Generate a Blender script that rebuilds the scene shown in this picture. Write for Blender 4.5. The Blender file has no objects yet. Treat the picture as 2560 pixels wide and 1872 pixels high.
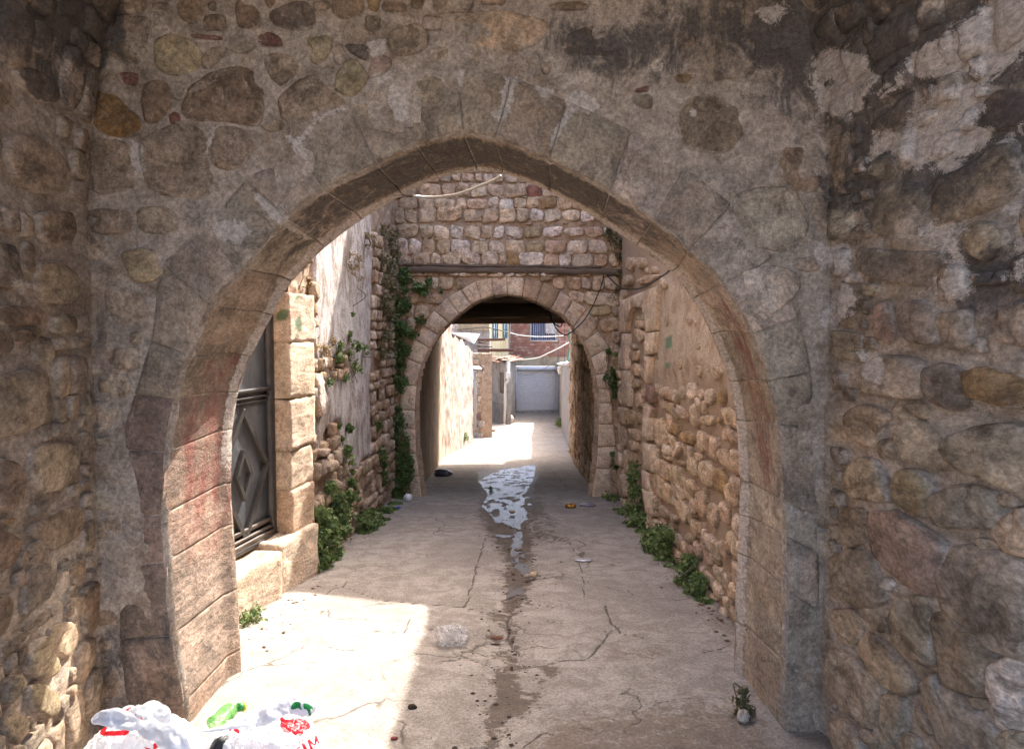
import bpy, math, random
import numpy as np
from mathutils import Vector
from mathutils.bvhtree import BVHTree
random.seed(7); RNG = np.random.default_rng(7)
scene = bpy.context.scene
COL = scene.collection

# ------------------------------------------------------------------ camera, sky, sun, exposure
F_PX, PITCH, EYE = 1953.0, math.radians(3.1), 1.6
cam_d = bpy.data.cameras.new('camera'); cam = bpy.data.objects.new('camera', cam_d); COL.objects.link(cam)
cam_d.sensor_width = 36.0; cam_d.lens = F_PX/2560*36.0; cam_d.clip_end = 600; cam_d.clip_start = 0.02
cam.location = (0, 0, EYE); cam.rotation_euler = (math.pi/2-PITCH, 0, 0)
scene.camera = cam
SUN_DIR = Vector((0.60, 1.0, 1.35)).normalized()          # towards the sun
SUN_EL = math.asin(SUN_DIR.z); SUN_AZ = math.atan2(SUN_DIR.x, SUN_DIR.y)
world = bpy.data.worlds.new('World'); scene.world = world; world.use_nodes = True
wn = world.node_tree; wn.nodes.clear()
wo = wn.nodes.new('ShaderNodeOutputWorld'); wb = wn.nodes.new('ShaderNodeBackground'); ws = wn.nodes.new('ShaderNodeTexSky')
ws.sky_type = 'NISHITA'; ws.sun_disc = False; ws.sun_elevation = SUN_EL; ws.sun_rotation = SUN_AZ
ws.air_density = 0.8; ws.dust_density = 5.0; ws.ozone_density = 0.6
wb.inputs['Strength'].default_value = 0.15
wn.links.new(ws.outputs[0], wb.inputs[0]); wn.links.new(wb.outputs[0], wo.inputs[0])
sun_d = bpy.data.lights.new('sun', 'SUN'); sun_d.energy = 2.0; sun_d.angle = math.radians(0.53); sun_d.color = (1.0, 0.95, 0.88)
sun = bpy.data.objects.new('sun', sun_d); COL.objects.link(sun); sun.location = (10, 20, 25)
sun.rotation_euler = SUN_DIR.to_track_quat('Z', 'Y').to_euler()
scene.view_settings.view_transform = 'Standard'; scene.view_settings.look = 'None'
scene.view_settings.exposure = 2.72; scene.view_settings.gamma = 1.0
scene.render.engine = 'CYCLES'
scene.cycles.max_bounces = 8; scene.cycles.diffuse_bounces = 6

# ------------------------------------------------------------------ pixel <-> world helpers (layout only)
CP, SP = math.cos(PITCH), math.sin(PITCH)
VW = {'q1':(1.765,0,0),'q2':(1.765,1280,0),'q3':(1.765,0,936),'q4':(1.765,1280,936),'L1':(3.227,0,0),'L2':(3.227,600,0),
      'L3':(3.227,1200,0),'A':(3.303,0,500),'B':(3.303,0,950),'C':(3.303,0,1372),'R1':(2.754,2000,700),'R2':(2.754,2000,1272),
      'R3':(2.753,1960,200),'N1':(3.934,1540,640),'N2':(3.177,1540,1040),'G':(2.622,960,640),'W':(2.2875,1050,1150),
      'F5':(3.227,950,400),'D':(1.652,550,550),'E5':(3.756,740,560),'E6':(3.303,740,960),'S1':(5.945,480,1720),
      'S2':(8.068,200,1740),'H':(5.5075,1060,780),'K':(4.589,560,640),'P':(1,0,0),'T':(5.5075,1080,1160)}
def src(v, x, y): s, ox, oy = VW[v]; return (ox+x/s, oy+y/s)
def pts(v, txt): return [src(v, *map(float, q.split(','))) for q in txt.split()]
def ray(u, v):
    a = (u-1280)/F_PX; b = (936-v)/F_PX
    return np.array([a, CP+b*SP, b*CP-SP])
def at(u, v, Y):
    r = ray(u, v); return np.array([0, 0, EYE])+r*(Y/r[1])
def project(P):
    P = np.asarray(P, float); x, y, z = P[..., 0], P[..., 1], P[..., 2]-EYE
    f = y*CP-z*SP; up = y*SP+z*CP; f = np.maximum(f, 0.05)
    return np.stack([1280+F_PX*x/f, 936-F_PX*up/f], -1)
GP = np.array([(-400, 0.0), (0, .15), (3.3, .0), (9.4, -.39), (15.6, -1.1), (20.5, -1.55), (25, -1.96), (30, -2.3), (36, -2.5), (42, -2.62), (600, -2.8)])
def gz(Y): return np.interp(Y, GP[:, 0], GP[:, 1])
def ground_px(u, v):
    r = ray(u, v); lo, hi = 0.5, 80.
    for _ in range(50):
        m = (lo+hi)/2; z = EYE+r[2]/r[1]*m
        if z > gz(m): lo = m
        else: hi = m
    return np.array([r[0]/r[1]*lo, lo, gz(lo)])

# ------------------------------------------------------------------ noise
def _hash(i, j, k, seed):
    h = (i*374761393+j*668265263+k*2147483647+seed*144665+12345) & 0xFFFFFFFF
    h = ((h ^ (h >> 13))*1274126177) & 0xFFFFFFFF
    h = ((h ^ (h >> 15))*2246822519) & 0xFFFFFFFF
    return ((h ^ (h >> 16)) & 0xFFFFFF)/float(0xFFFFFF)
def vnoise(P, seed=0):
    P = np.asarray(P, float); I = np.floor(P).astype(np.int64); Fr = P-I; Fr = Fr*Fr*(3-2*Fr)
    i, j, k = I[..., 0], I[..., 1], I[..., 2]; x, y, z = Fr[..., 0], Fr[..., 1], Fr[..., 2]
    r = 0
    for a in (0, 1):
        for b in (0, 1):
            for c in (0, 1):
                w = (x if a else 1-x)*(y if b else 1-y)*(z if c else 1-z)
                r = r+w*_hash(i+a, j+b, k+c, seed)
    return r*2-1
def fbm(P, freq=1., octv=4, seed=0, gain=.5):
    P = np.asarray(P, float); a, s, r = 1., 0., 0
    for o in range(octv):
        r = r+a*vnoise(P*freq+o*17.3, seed+o); s += a; a *= gain; freq *= 2.03
    return r/s
def in_poly(px, poly):
    x, y = px[..., 0], px[..., 1]; r = np.zeros(x.shape, bool); n = len(poly)
    for i in range(n):
        x0, y0 = poly[i]; x1, y1 = poly[(i+1) % n]
        c = ((y0 > y) != (y1 > y)) & (x < (x1-x0)*(y-y0)/((y1-y0) if y1 != y0 else 1e-9)+x0)
        r ^= c
    return r
def seg_dist(px, poly, closed=True):
    d = np.full(px.shape[:-1], 1e9); n = len(poly)
    for i in range(n if closed else n-1):
        a = np.array(poly[i], float); b = np.array(poly[(i+1) % n], float); ab = b-a
        t = np.clip(((px-a)@ab)/max(ab@ab, 1e-9), 0, 1)
        q = a+t[..., None]*ab; d = np.minimum(d, np.hypot(px[..., 0]-q[..., 0], px[..., 1]-q[..., 1]))
    return d
def mask(px, polys, soft):
    r = np.zeros(px.shape[:-1])
    for p in polys:
        pa = np.array(p); near = ((px[..., 0] > pa[:, 0].min()-soft*2) & (px[..., 0] < pa[:, 0].max()+soft*2) &
                                  (px[..., 1] > pa[:, 1].min()-soft*2) & (px[..., 1] < pa[:, 1].max()+soft*2))
        if not near.any(): continue
        q = px[near]; sd = seg_dist(q, p)*np.where(in_poly(q, p), 1, -1)
        r[near] = np.maximum(r[near], np.clip(.5+.5*sd/soft, 0, 1))
    return r
def palem(px): return np.maximum(mask(px, PALE[:NWIDE], 30), np.clip(mask(px, PALE[NWIDE:], 12)*1.35, 0, 1))
def smooth(a, b, x): t = np.clip((x-a)/(b-a), 0, 1); return t*t*(3-2*t)

# ------------------------------------------------------------------ materials
class NB:
    def __init__(s, name):
        s.m = bpy.data.materials.new(name); s.m.use_nodes = True; s.t = s.m.node_tree; s.t.nodes.clear()
        s.out = s.n('ShaderNodeOutputMaterial'); s.pos = s.n('ShaderNodeNewGeometry').outputs['Position']
    def n(s, k, **kw):
        o = s.t.nodes.new(k)
        for a, b in kw.items(): setattr(o, a, b)
        return o
    def put(s, sock, v):
        if isinstance(v, bpy.types.NodeSocket): s.t.links.new(v, sock)
        elif isinstance(v, (tuple, list)): sock.default_value = tuple(v)+((1,) if len(v) == 3 and sock.type == 'RGBA' else ())
        else: sock.default_value = v
    def noise(s, scale, det=6, rough=.6, vec=None, dist=0.):
        o = s.n('ShaderNodeTexNoise'); s.put(o.inputs['Vector'], vec or s.pos)
        for k, v in (('Scale', scale), ('Detail', det), ('Roughness', rough), ('Distortion', dist)): s.put(o.inputs[k], v)
        return o.outputs['Fac']
    def voro(s, scale, feat='F1', vec=None, rnd=1.):
        o = s.n('ShaderNodeTexVoronoi', feature=feat); s.put(o.inputs['Vector'], vec or s.pos); s.put(o.inputs['Scale'], scale)
        s.put(o.inputs['Randomness'], rnd); return o.outputs['Distance']
    def scale(s, v):
        o = s.n('ShaderNodeMapping'); s.put(o.inputs['Vector'], s.pos); o.inputs['Scale'].default_value = v; return o.outputs[0]
    def mr(s, v, a, b, c=0., d=1., smooths=False):
        o = s.n('ShaderNodeMapRange'); o.interpolation_type = 'SMOOTHSTEP' if smooths else 'LINEAR'
        for i, q in enumerate((v, a, b, c, d)): s.put(o.inputs[i], q)
        return o.outputs[0]
    def math(s, op, a, b=0., c=0.):
        o = s.n('ShaderNodeMath', operation=op)
        for i, q in enumerate((a, b, c)): s.put(o.inputs[i], q)
        return o.outputs[0]
    def mix(s, f, a, b, mode='MIX'):
        o = s.n('ShaderNodeMix', data_type='RGBA', blend_type=mode); s.put(o.inputs[0], f); s.put(o.inputs[6], a); s.put(o.inputs[7], b); return o.outputs[2]
    def vmul(s, c, f): return s.mix(1., c, s.comb(f), 'MULTIPLY')
    def comb(s, f):
        o = s.n('ShaderNodeCombineColor')
        for i in range(3): s.put(o.inputs[i], f)
        return o.outputs[0]
    def attr(s, name): return s.n('ShaderNodeAttribute', attribute_name=name).outputs['Fac']
    def bump(s, h, strength=1., dist=.01, norm=None):
        o = s.n('ShaderNodeBump'); s.put(o.inputs['Height'], h); o.inputs['Strength'].default_value = strength; o.inputs['Distance'].default_value = dist
        if norm: s.put(o.inputs['Normal'], norm)
        return o.outputs[0]
    def bsdf(s, col, rough=.9, normal=None, spec=.25, **kw):
        o = s.n('ShaderNodeBsdfPrincipled'); s.put(o.inputs['Base Color'], col); s.put(o.inputs['Roughness'], rough); s.put(o.inputs['Specular IOR Level'], spec)
        if normal: s.put(o.inputs['Normal'], normal)
        for k, v in kw.items(): s.put(o.inputs[k], v)
        s.t.links.new(o.outputs[0], s.out.inputs[0]); return s.m
def rock(name, mortar=(.20, .175, .15), stain=(.10, .07, .045), k=1., grit=1., bumpd=.0048, contrast=1., rimw=1.):
    b = NB(name); oi = b.n('ShaderNodeObjectInfo'); base = oi.outputs['Color']; b.pos = b.scale((1, .5, 1))
    big = b.noise(2.3*k, 5, .6); mid = b.noise(11*k, 8, .68, dist=.4); fine = b.noise(60*k, 6, .72); speck = b.noise(260*k, 3, .6)
    gr = b.math('MULTIPLY', b.mr(fine, .4, .6, 1-.25*grit, 1+.25*grit), b.mr(b.noise(130*k, 4, .7), .38, .62, 1-.13*grit, 1+.13*grit))
    c = b.vmul(base, b.mr(mid, .36, .64, 1-.40*contrast, 1+.34*contrast)); c = b.vmul(c, b.mr(big, .36, .64, .8, 1.2))
    c = b.mix(b.mr(b.noise(3.7*k, 6, .7, dist=.5), .46, .62, 0, .38, True), c, b.mix(1., c, (1.10, .95, .80), 'MULTIPLY'))
    c = b.mix(b.mr(b.noise(6*k, 8, .74, dist=.9), .51, .64, 0, .7, True), c, stain)
    mo = b.mix(b.mr(b.noise(3.1*k, 8, .72, dist=.7), .47, .60, 0, .85, True), mortar, tuple(q*w_ for q, w_ in zip(mortar, (.76, .70, .63))))
    mo = b.mix(b.mr(b.noise(5.3*k, 7, .7, dist=.4), .56, .68, 0, .6, True), mo, tuple(min(.6, q*w_) for q, w_ in zip(mortar, (1.32, 1.36, 1.42))))
    mo = b.vmul(mo, b.mr(mid, .36, .64, .72, 1.25))
    rim = b.attr('rim'); n2 = b.noise(16*k, 8, .75, dist=.6)
    mf = b.mr(b.math('ADD', b.math('MULTIPLY', rim, .9*rimw), b.math('MULTIPLY', b.math('SUBTRACT', n2, .5), 2.3)), .34, .66, 0, 1, True)
    c = b.vmul(b.mix(mf, c, mo), gr)
    green = b.attr('green'); gf = b.mr(b.math('ADD', green, b.math('MULTIPLY', b.math('SUBTRACT', fine, .5), 1.2)), .5, .75, 0, .8, True)
    c = b.mix(gf, c, (.07, .16, .08))
    red = b.attr('red'); rf = b.mr(b.math('ADD', red, b.math('MULTIPLY', b.math('SUBTRACT', b.noise(14, 8, .75, vec=b.scale((1, 1, .25)), dist=.3), .5), 1.7)), .45, .8, 0, .72, True)
    c = b.mix(rf, c, (.20, .055, .045))
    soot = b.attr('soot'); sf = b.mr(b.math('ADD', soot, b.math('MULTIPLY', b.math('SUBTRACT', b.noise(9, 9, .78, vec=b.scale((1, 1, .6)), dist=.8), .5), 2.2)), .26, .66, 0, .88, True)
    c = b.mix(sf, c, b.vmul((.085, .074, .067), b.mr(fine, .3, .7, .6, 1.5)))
    pale = b.attr('pale'); pf = b.mr(b.math('ADD', pale, b.math('ADD', b.math('MULTIPLY', b.math('SUBTRACT', b.noise(15, 10, .8, dist=.7), .5), 2.6), b.math('MULTIPLY', b.math('SUBTRACT', speck, .5), .5))), .52, .64, 0, .9, True)
    c = b.mix(pf, c, b.vmul((.55, .475, .41), gr))
    c = b.mix(b.mr(speck, .64, .74, 0, .35), c, (.42, .38, .33))
    c = b.mix(b.mr(b.voro(95*k), .05, .13, .55*grit, 0.), c, (.045, .035, .03))
    h = b.math('ADD', b.math('MULTIPLY', mid, 1.2), b.math('ADD', b.math('MULTIPLY', fine, .45), b.math('MULTIPLY', speck, .16)))
    h = b.math('ADD', h, b.math('MULTIPLY', b.mr(b.voro(70*k), 0, .3, 0, 1), .12*grit))
    h = b.math('ADD', h, b.math('MULTIPLY', b.voro(17*k, vec=b.scale((1, .6, 1.3))), -.38))
    h = b.math('ADD', h, b.math('MULTIPLY', pf, .12))
    return b.bsdf(c, .92, b.bump(h, .85, bumpd*3), .2)
M_STONE = rock('weathered_stone', mortar=(.415, .338, .268)); M_RUB = rock('rubble_stone', mortar=(.40, .295, .21), stain=(.24, .15, .08), k=1.6, rimw=.75, bumpd=.005)
M_MORT = rock('old_mortar', mortar=(.415, .338, .268), k=1., rimw=1.)
M_MORT2 = rock('earthy_mortar', mortar=(.40, .295, .21), stain=(.15, .105, .07), k=1.4)
M_ASH = rock('ashlar', mortar=(.44, .345, .26), stain=(.32, .20, .14), k=1.3, contrast=.6, rimw=.45)
M_VOU = rock('voussoir_stone', mortar=(.425, .346, .276), stain=(.14, .11, .085), k=1.1, contrast=.7, rimw=.55)
def plaster(name, base, lo, hi, zs=.3):
    b = NB(name); big = b.noise(1.6, 6, .65); st = b.noise(7, 8, .72, vec=b.scale((1, 1, zs)), dist=.5); fine = b.noise(55, 7, .72); sp = b.noise(230, 3, .6)
    c = b.mix(b.mr(st, .42, .58, 0, 1, True), lo, base); c = b.mix(b.mr(big, .46, .6, 0, .6, True), c, hi)
    c = b.vmul(c, b.math('MULTIPLY', b.mr(fine, .4, .6, .78, 1.2), b.mr(b.noise(130, 4, .7), .38, .62, .84, 1.14))); c = b.mix(b.mr(b.noise(9, 9, .8, dist=1.), .57, .66, 0, .6, True), c, (.17, .135, .105))
    rim = b.attr('rim'); c = b.mix(b.mr(b.math('ADD', rim, b.math('MULTIPLY', b.math('SUBTRACT', fine, .5), .8)), .4, .6, 0, 1, True), c, b.vmul((.34, .25, .18), b.mr(fine, .4, .6, .7, 1.25)))
    green = b.attr('green'); c = b.mix(b.mr(b.math('ADD', green, b.math('MULTIPLY', b.math('SUBTRACT', fine, .5), 1.2)), .5, .75, 0, .8, True), c, (.08, .19, .11))
    soot = b.attr('soot'); c = b.mix(b.mr(b.math('ADD', soot, b.math('MULTIPLY', b.math('SUBTRACT', fine, .5), 1.)), .4, .7, 0, .8, True), c, (.10, .09, .08))
    h = b.math('ADD', b.math('MULTIPLY', st, .9), b.math('ADD', b.math('MULTIPLY', fine, .4), b.math('MULTIPLY', sp, .12)))
    return b.bsdf(c, .93, b.bump(h, .8, .014), .15)
M_PLW = plaster('lime_plaster', (.50, .465, .44), (.27, .22, .185), (.54, .52, .50), .65)
M_PLB = plaster('brown_plaster', (.46, .36, .27), (.33, .245, .175), (.50, .41, .31), .9)
M_PLG = plaster('grey_render', (.30, .275, .25), (.20, .18, .16), (.36, .33, .30))
M_PLO = plaster('ochre_render', (.40, .31, .20), (.28, .22, .15), (.42, .36, .27))
def plain(name, col, rough=.6, metal=0., grime=.35, sc=12, bumpd=.003, spec=.4, vec=None, **kw):
    b = NB(name); n = b.noise(sc, 7, .7, dist=.4, vec=b.scale(vec) if vec else None); f = b.noise(sc*8, 4, .6)
    c = b.vmul(col, b.math('MULTIPLY', b.mr(n, .3, .7, 1-grime, 1+grime*.6), b.mr(f, .3, .7, 1-grime*.4, 1+grime*.3)))
    return b.bsdf(c, rough, b.bump(b.math('ADD', n, b.math('MULTIPLY', f, .3)), .5, bumpd), spec, Metallic=metal, **kw)
def objcol(name, rough=.7, grime=.3, sc=14, bumpd=.004, metal=0., vec=None):
    b = NB(name); base = b.n('ShaderNodeObjectInfo').outputs['Color']; n = b.noise(sc, 7, .7, dist=.4, vec=b.scale(vec) if vec else None); f = b.noise(sc*8, 4, .6)
    c = b.vmul(base, b.math('MULTIPLY', b.mr(n, .3, .7, 1-grime, 1+grime*.7), b.mr(f, .3, .7, 1-grime*.4, 1+grime*.3)))
    return b.bsdf(c, rough, b.bump(b.math('ADD', n, b.math('MULTIPLY', f, .3)), .5, bumpd), .3, Metallic=metal)
M_WOOD = objcol('old_timber', .85, .5, 9, .012, vec=(.25, 3, 4)); M_PAINT = objcol('painted_surface', .55, .22); M_MATT = objcol('matt_surface', .9, .35)
M_METAL = objcol('door_metal', .42, .35, 7, .003, .55); M_RUST = objcol('rusty_iron', .85, .45, 20, .006)
M_BRICK = objcol('brick_clay', .9, .4, 40, .006)

# ------------------------------------------------------------------ object helpers
def link(o, parent=None):
    COL.objects.link(o)
    if parent is not None: o.parent = parent; o.location = Vector(o.location)-Vector(parent.location)
    return o
def thing(name, label, cat, loc, group=None):
    o = bpy.data.objects.new(name, None); o.location = loc; o.empty_display_size = .2; COL.objects.link(o)
    o['label'] = label; o['category'] = cat
    if group: o['group'] = group
    return o
def tag(o, label, cat, group=None):
    o['label'] = label; o['category'] = cat
    if group: o['group'] = group
    return o
def mobj(name, V, Fc, mat, parent=None, color=None, attrs=None, smoothf=True, kind=None):
    V = np.asarray(V, float); c = (V.min(0)+V.max(0))/2
    me = bpy.data.meshes.new(name); me.from_pydata((V-c).tolist(), [], [tuple(int(i) for i in f) for f in Fc] if not isinstance(Fc, np.ndarray) else Fc.tolist()); 
    if smoothf: me.polygons.foreach_set('use_smooth', [True]*len(me.polygons))
    me.materials.append(mat)
    for k, a in (attrs or {}).items():
        at_ = me.attributes.new(k, 'FLOAT', 'POINT'); at_.data.foreach_set('value', np.asarray(a, float).ravel())
    me.update(); o = bpy.data.objects.new(name, me); o.location = c
    if color is not None: o.color = (*color, 1)
    if kind: o['kind'] = kind
    return link(o, parent)
def sub(name, V, Fc, mat, thing_o, parent_part, **kw):        # a sub-part: child of a part (parents are never rotated)
    o = mobj(name, V, Fc, mat, None, **kw)
    o.parent = parent_part; o.location = Vector(o.location)-Vector(parent_part.location)-Vector(thing_o.location); return o
def rbox(c, size, rz=0., r=.01, seg=.08, noise=.0, tilt=(0, 0), seed=0, nmax=24):
    sx, sy, sz = [q/2 for q in size]; V = []; Fc = []; idx = {}
    def g(n0, n1, fn):
        b = len(V); V.extend(fn(i/n0, j/n1) for i in range(n0+1) for j in range(n1+1))
        for i in range(n0):
            for j in range(n1):
                a = b+i*(n1+1)+j; Fc.append((a, a+n1+1, a+n1+2, a+1))
    def nn(L): return int(min(nmax, max(2, math.ceil(L/seg))))
    nx, ny, nz = nn(size[0]), nn(size[1]), nn(size[2])
    for s in (-1, 1):
        def fx(a, b, s=s): return (s*sx, (a*2-1)*sy*s, (b*2-1)*sz)
        def fy(a, b, s=s): return ((a*2-1)*sx*-s, s*sy, (b*2-1)*sz)
        def fz(a, b, s=s): return ((a*2-1)*sx*s, (b*2-1)*sy, s*sz)
        g(ny, nz, fx); g(nx, nz, fy); g(nx, ny, fz)
    V = np.array(V); key = {}; m = []; U = []
    for p in np.round(V, 6).tolist():
        p = tuple(p)
        if p not in key: key[p] = len(U); U.append(p)
        m.append(key[p])
    Fc = [tuple(m[i] for i in f) for f in Fc]; V = np.array(U)
    r = min(r, sx*.9, sy*.9, sz*.9); inn = np.array([sx-r, sy-r, sz-r]); q = np.clip(V, -inn, inn); d = V-q; L = np.linalg.norm(d, axis=1)
    ok = L > 1e-9; V[ok] = q[ok]+d[ok]/L[ok][:, None]*r
    if tilt[0] or tilt[1]:
        ax, ay = tilt; y = V[:, 1]*math.cos(ax)-V[:, 2]*math.sin(ax); z = V[:, 1]*math.sin(ax)+V[:, 2]*math.cos(ax); V[:, 1], V[:, 2] = y, z
        x = V[:, 0]*math.cos(ay)+V[:, 2]*math.sin(ay); z = -V[:, 0]*math.sin(ay)+V[:, 2]*math.cos(ay); V[:, 0], V[:, 2] = x, z
    x = V[:, 0]*math.cos(rz)-V[:, 1]*math.sin(rz); y = V[:, 0]*math.sin(rz)+V[:, 1]*math.cos(rz); V[:, 0], V[:, 1] = x, y
    V = V+np.array(c)
    if noise:
        nz_ = np.stack([fbm(V+seed*3.1, 9, 3, 3+k) for k in range(3)], -1); V = V+nz_*noise
    return V, Fc
def merge(parts):
    V = []; Fc = []; n = 0
    for v, f in parts:
        V.append(np.asarray(v)); Fc += [tuple(i+n for i in q) for q in f]; n += len(v)
    return np.concatenate(V), Fc
def tube(P, r, n=6, wob=0.):
    P = np.array(P, float); V = []; Fc = []; m = len(P)
    for i in range(m):
        t = P[min(i+1, m-1)]-P[max(i-1, 0)]; t = t/max(np.linalg.norm(t), 1e-9)
        a = np.cross(t, (0, 0, 1.) if abs(t[2]) < .9 else (1., 0, 0)); a /= np.linalg.norm(a); b = np.cross(t, a)
        for k in range(n):
            th = 2*math.pi*k/n; V.append(P[i]+(a*math.cos(th)+b*math.sin(th))*r)
    for i in range(m-1):
        for k in range(n): Fc.append((i*n+k, i*n+(k+1) % n, (i+1)*n+(k+1) % n, (i+1)*n+k))
    Fc.append(tuple(range(n))[::-1]); Fc.append(tuple((m-1)*n+k for k in range(n)))
    return np.array(V), Fc
def spline(P, k=8):
    P = np.array(P, float); Q = np.vstack([2*P[0]-P[1], P, 2*P[-1]-P[-2]]); out = []
    for i in range(1, len(Q)-2):
        for t in np.linspace(0, 1, k, endpoint=False):
            a, b, c, d = Q[i-1], Q[i], Q[i+1], Q[i+2]
            out.append(.5*((2*b)+(-a+c)*t+(2*a-5*b+4*c-d)*t*t+(-a+3*b-3*c+d)*t**3))
    out.append(P[-1]); return np.array(out)

class Wall:
    def __init__(s, p0, p1, side, bend=None):            # side: +1 means the face looks to the left of p0->p1
        s.p0 = np.array([*p0, 0.]); d = np.array([*p1, 0.])-s.p0; s.L = np.linalg.norm(d); s.e1 = d/s.L
        s.n = np.array([-s.e1[1], s.e1[0], 0])*side; s.bend = bend
    def P(s, S, H, D=0.):
        S = np.asarray(S, float); H = np.asarray(H, float); D = np.asarray(D, float)+(s.bend(H) if s.bend else 0)
        S, H, D = np.broadcast_arrays(S, H, D)
        return s.p0+S[..., None]*s.e1+D[..., None]*s.n+H[..., None]*np.array([0, 0, 1.])
    def px(s, u, v):
        r = ray(u, v); o = np.array([0, 0, EYE]); b = 0.
        for _ in range(8 if s.bend else 1):
            t = (b-(o-s.p0)@s.n)/(r@s.n); q = o+r*t; b = float(s.bend(q[2])) if s.bend else 0.
        return np.array([(q-s.p0)@s.e1, q[2]])
C = dict(tan=(.38, .295, .21), ytan=(.36, .28, .175), och=(.31, .205, .105), grey=(.365, .292, .22), pgrey=(.49, .40, .315), bgrey=(.335, .255, .18), brown=(.275, .195, .13),
         dark=(.18, .14, .11), dgrey=(.29, .232, .178), pink=(.37, .265, .205), red=(.21, .105, .078), org=(.27, .155, .07), cream=(.50, .395, .295),
         white=(.56, .475, .40), sand=(.46, .34, .232), rtan=(.42, .305, .21))
def jit(c, a=.08):
    k = 1+random.uniform(-a, a); return tuple(max(.01, q*k*(1+random.uniform(-a*.3, a*.3))) for q in c)
PALE = []; SOOT = []; GREEN = []
def stone(w, poly, col, parent, proud=.025, N=22, name='stone', mat=None, sink=.035, rough=1., cheap=False, soft=True, attrs_px=True, grow=1.04, smear=0., gain=1.):
    p = np.array(poly, float)
    p = p.mean(0)+(p-p.mean(0))*grow
    q = np.roll(p, -1, 0); p = np.stack([p*.8+q*.2, p*.2+q*.8], 1).reshape(-1, 2)
    L = np.r_[0, np.cumsum(np.linalg.norm(np.roll(p, -1, 0)-p, axis=1))]; pc = np.vstack([p, p[:1]])
    t = np.linspace(0, L[-1], N, endpoint=False); p = np.stack([np.interp(t, L, pc[:, 0]), np.interp(t, L, pc[:, 1])], 1)
    c = p.mean(0); size = math.sqrt(max(1e-6, (p[:, 0].max()-p[:, 0].min())*(p[:, 1].max()-p[:, 1].min())))
    sd = random.random()*50
    ang = np.arange(N)/N*2*math.pi; wob = fbm(np.stack([np.cos(ang)*2.2+sd, np.sin(ang)*2.2, ang*0], -1), 1, 4, gain=.7)*.10*rough
    p = c+(p-c)*(1+wob[:, None])
    rings = [(1.03, -sink/proud, 1.), (1., -.05, .95), (.965, .5, .6), (.91, .8, .3), (.78, .95, .08), (.52, 1.02, 0), (.25, 1.04, 0)]
    if cheap: rings = [(1.03, -sink/proud, 1.), (.985, .2, .7), (.90, .85, .2), (.5, 1.04, 0)]
    V = []; rim = []
    for k, d, rm in rings:
        q = c+(p-c)*k; V.append(np.c_[q, np.full(N, d*proud)]); rim += [rm]*N
    V = np.vstack(V+[np.array([[c[0], c[1], proud*1.04]])]); rim.append(0); rim = np.array(rim)
    W3 = w.P(V[:, 0], V[:, 1], 0); nz = fbm(W3+sd, 3.2/max(size, .03), 4, 5, .6); inner = 1-rim
    D = V[:, 2]+nz*proud*.55*rough*(.25+inner)
    tilt = (RNG.random(2)-.5)*proud*1.2/size; D = D+((V[:, 0]-c[0])*tilt[0]+(V[:, 1]-c[1])*tilt[1])
    W3 = w.P(V[:, 0], V[:, 1], D); Fc = []
    R = len(rings)
    for r_ in range(R-1):
        for i in range(N): a = r_*N+i; b = r_*N+(i+1) % N; Fc.append((a, b, b+N, a+N))
    for i in range(N): Fc.append(((R-1)*N+i, (R-1)*N+(i+1) % N, R*N))
    a, b, cc = W3[Fc[-1][0]], W3[Fc[-1][1]], W3[Fc[-1][2]]
    if np.cross(b-a, cc-a)@w.n < 0: Fc = [f[::-1] for f in Fc]
    at_ = {'rim': np.maximum(rim, smear)}
    if attrs_px:
        px = project(W3)
        at_['pale'] = palem(px); at_['soot'] = mask(px, SOOT, 150)*.9; at_['green'] = mask(px, GREEN, 10)
    return mobj(name, W3, Fc, mat or M_STONE, parent, jit(tuple(q*gain for q in col)), at_)
def stones_px(w, txt, parent, pk=1., **kw):
    out = []
    for line in txt.strip().splitlines():
        line = line.strip()
        if not line: continue
        head, body = line.split('|'); hd = head.split(); v = hd[0]; col = C[hd[1]]; k2 = dict(kw)
        if len(hd) > 2: k2['proud'] = float(hd[2])*pk
        for pl in body.split(';'):
            if pl.strip():
                ww = w(pts(v, pl)) if callable(w) else w
                par = parent(ww) if callable(parent) else parent
                poly = [ww.px(*q) for q in pts(v, pl)]
                out.append((ww, poly)); stone(ww, poly, col, par, **k2)
    return out
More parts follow.
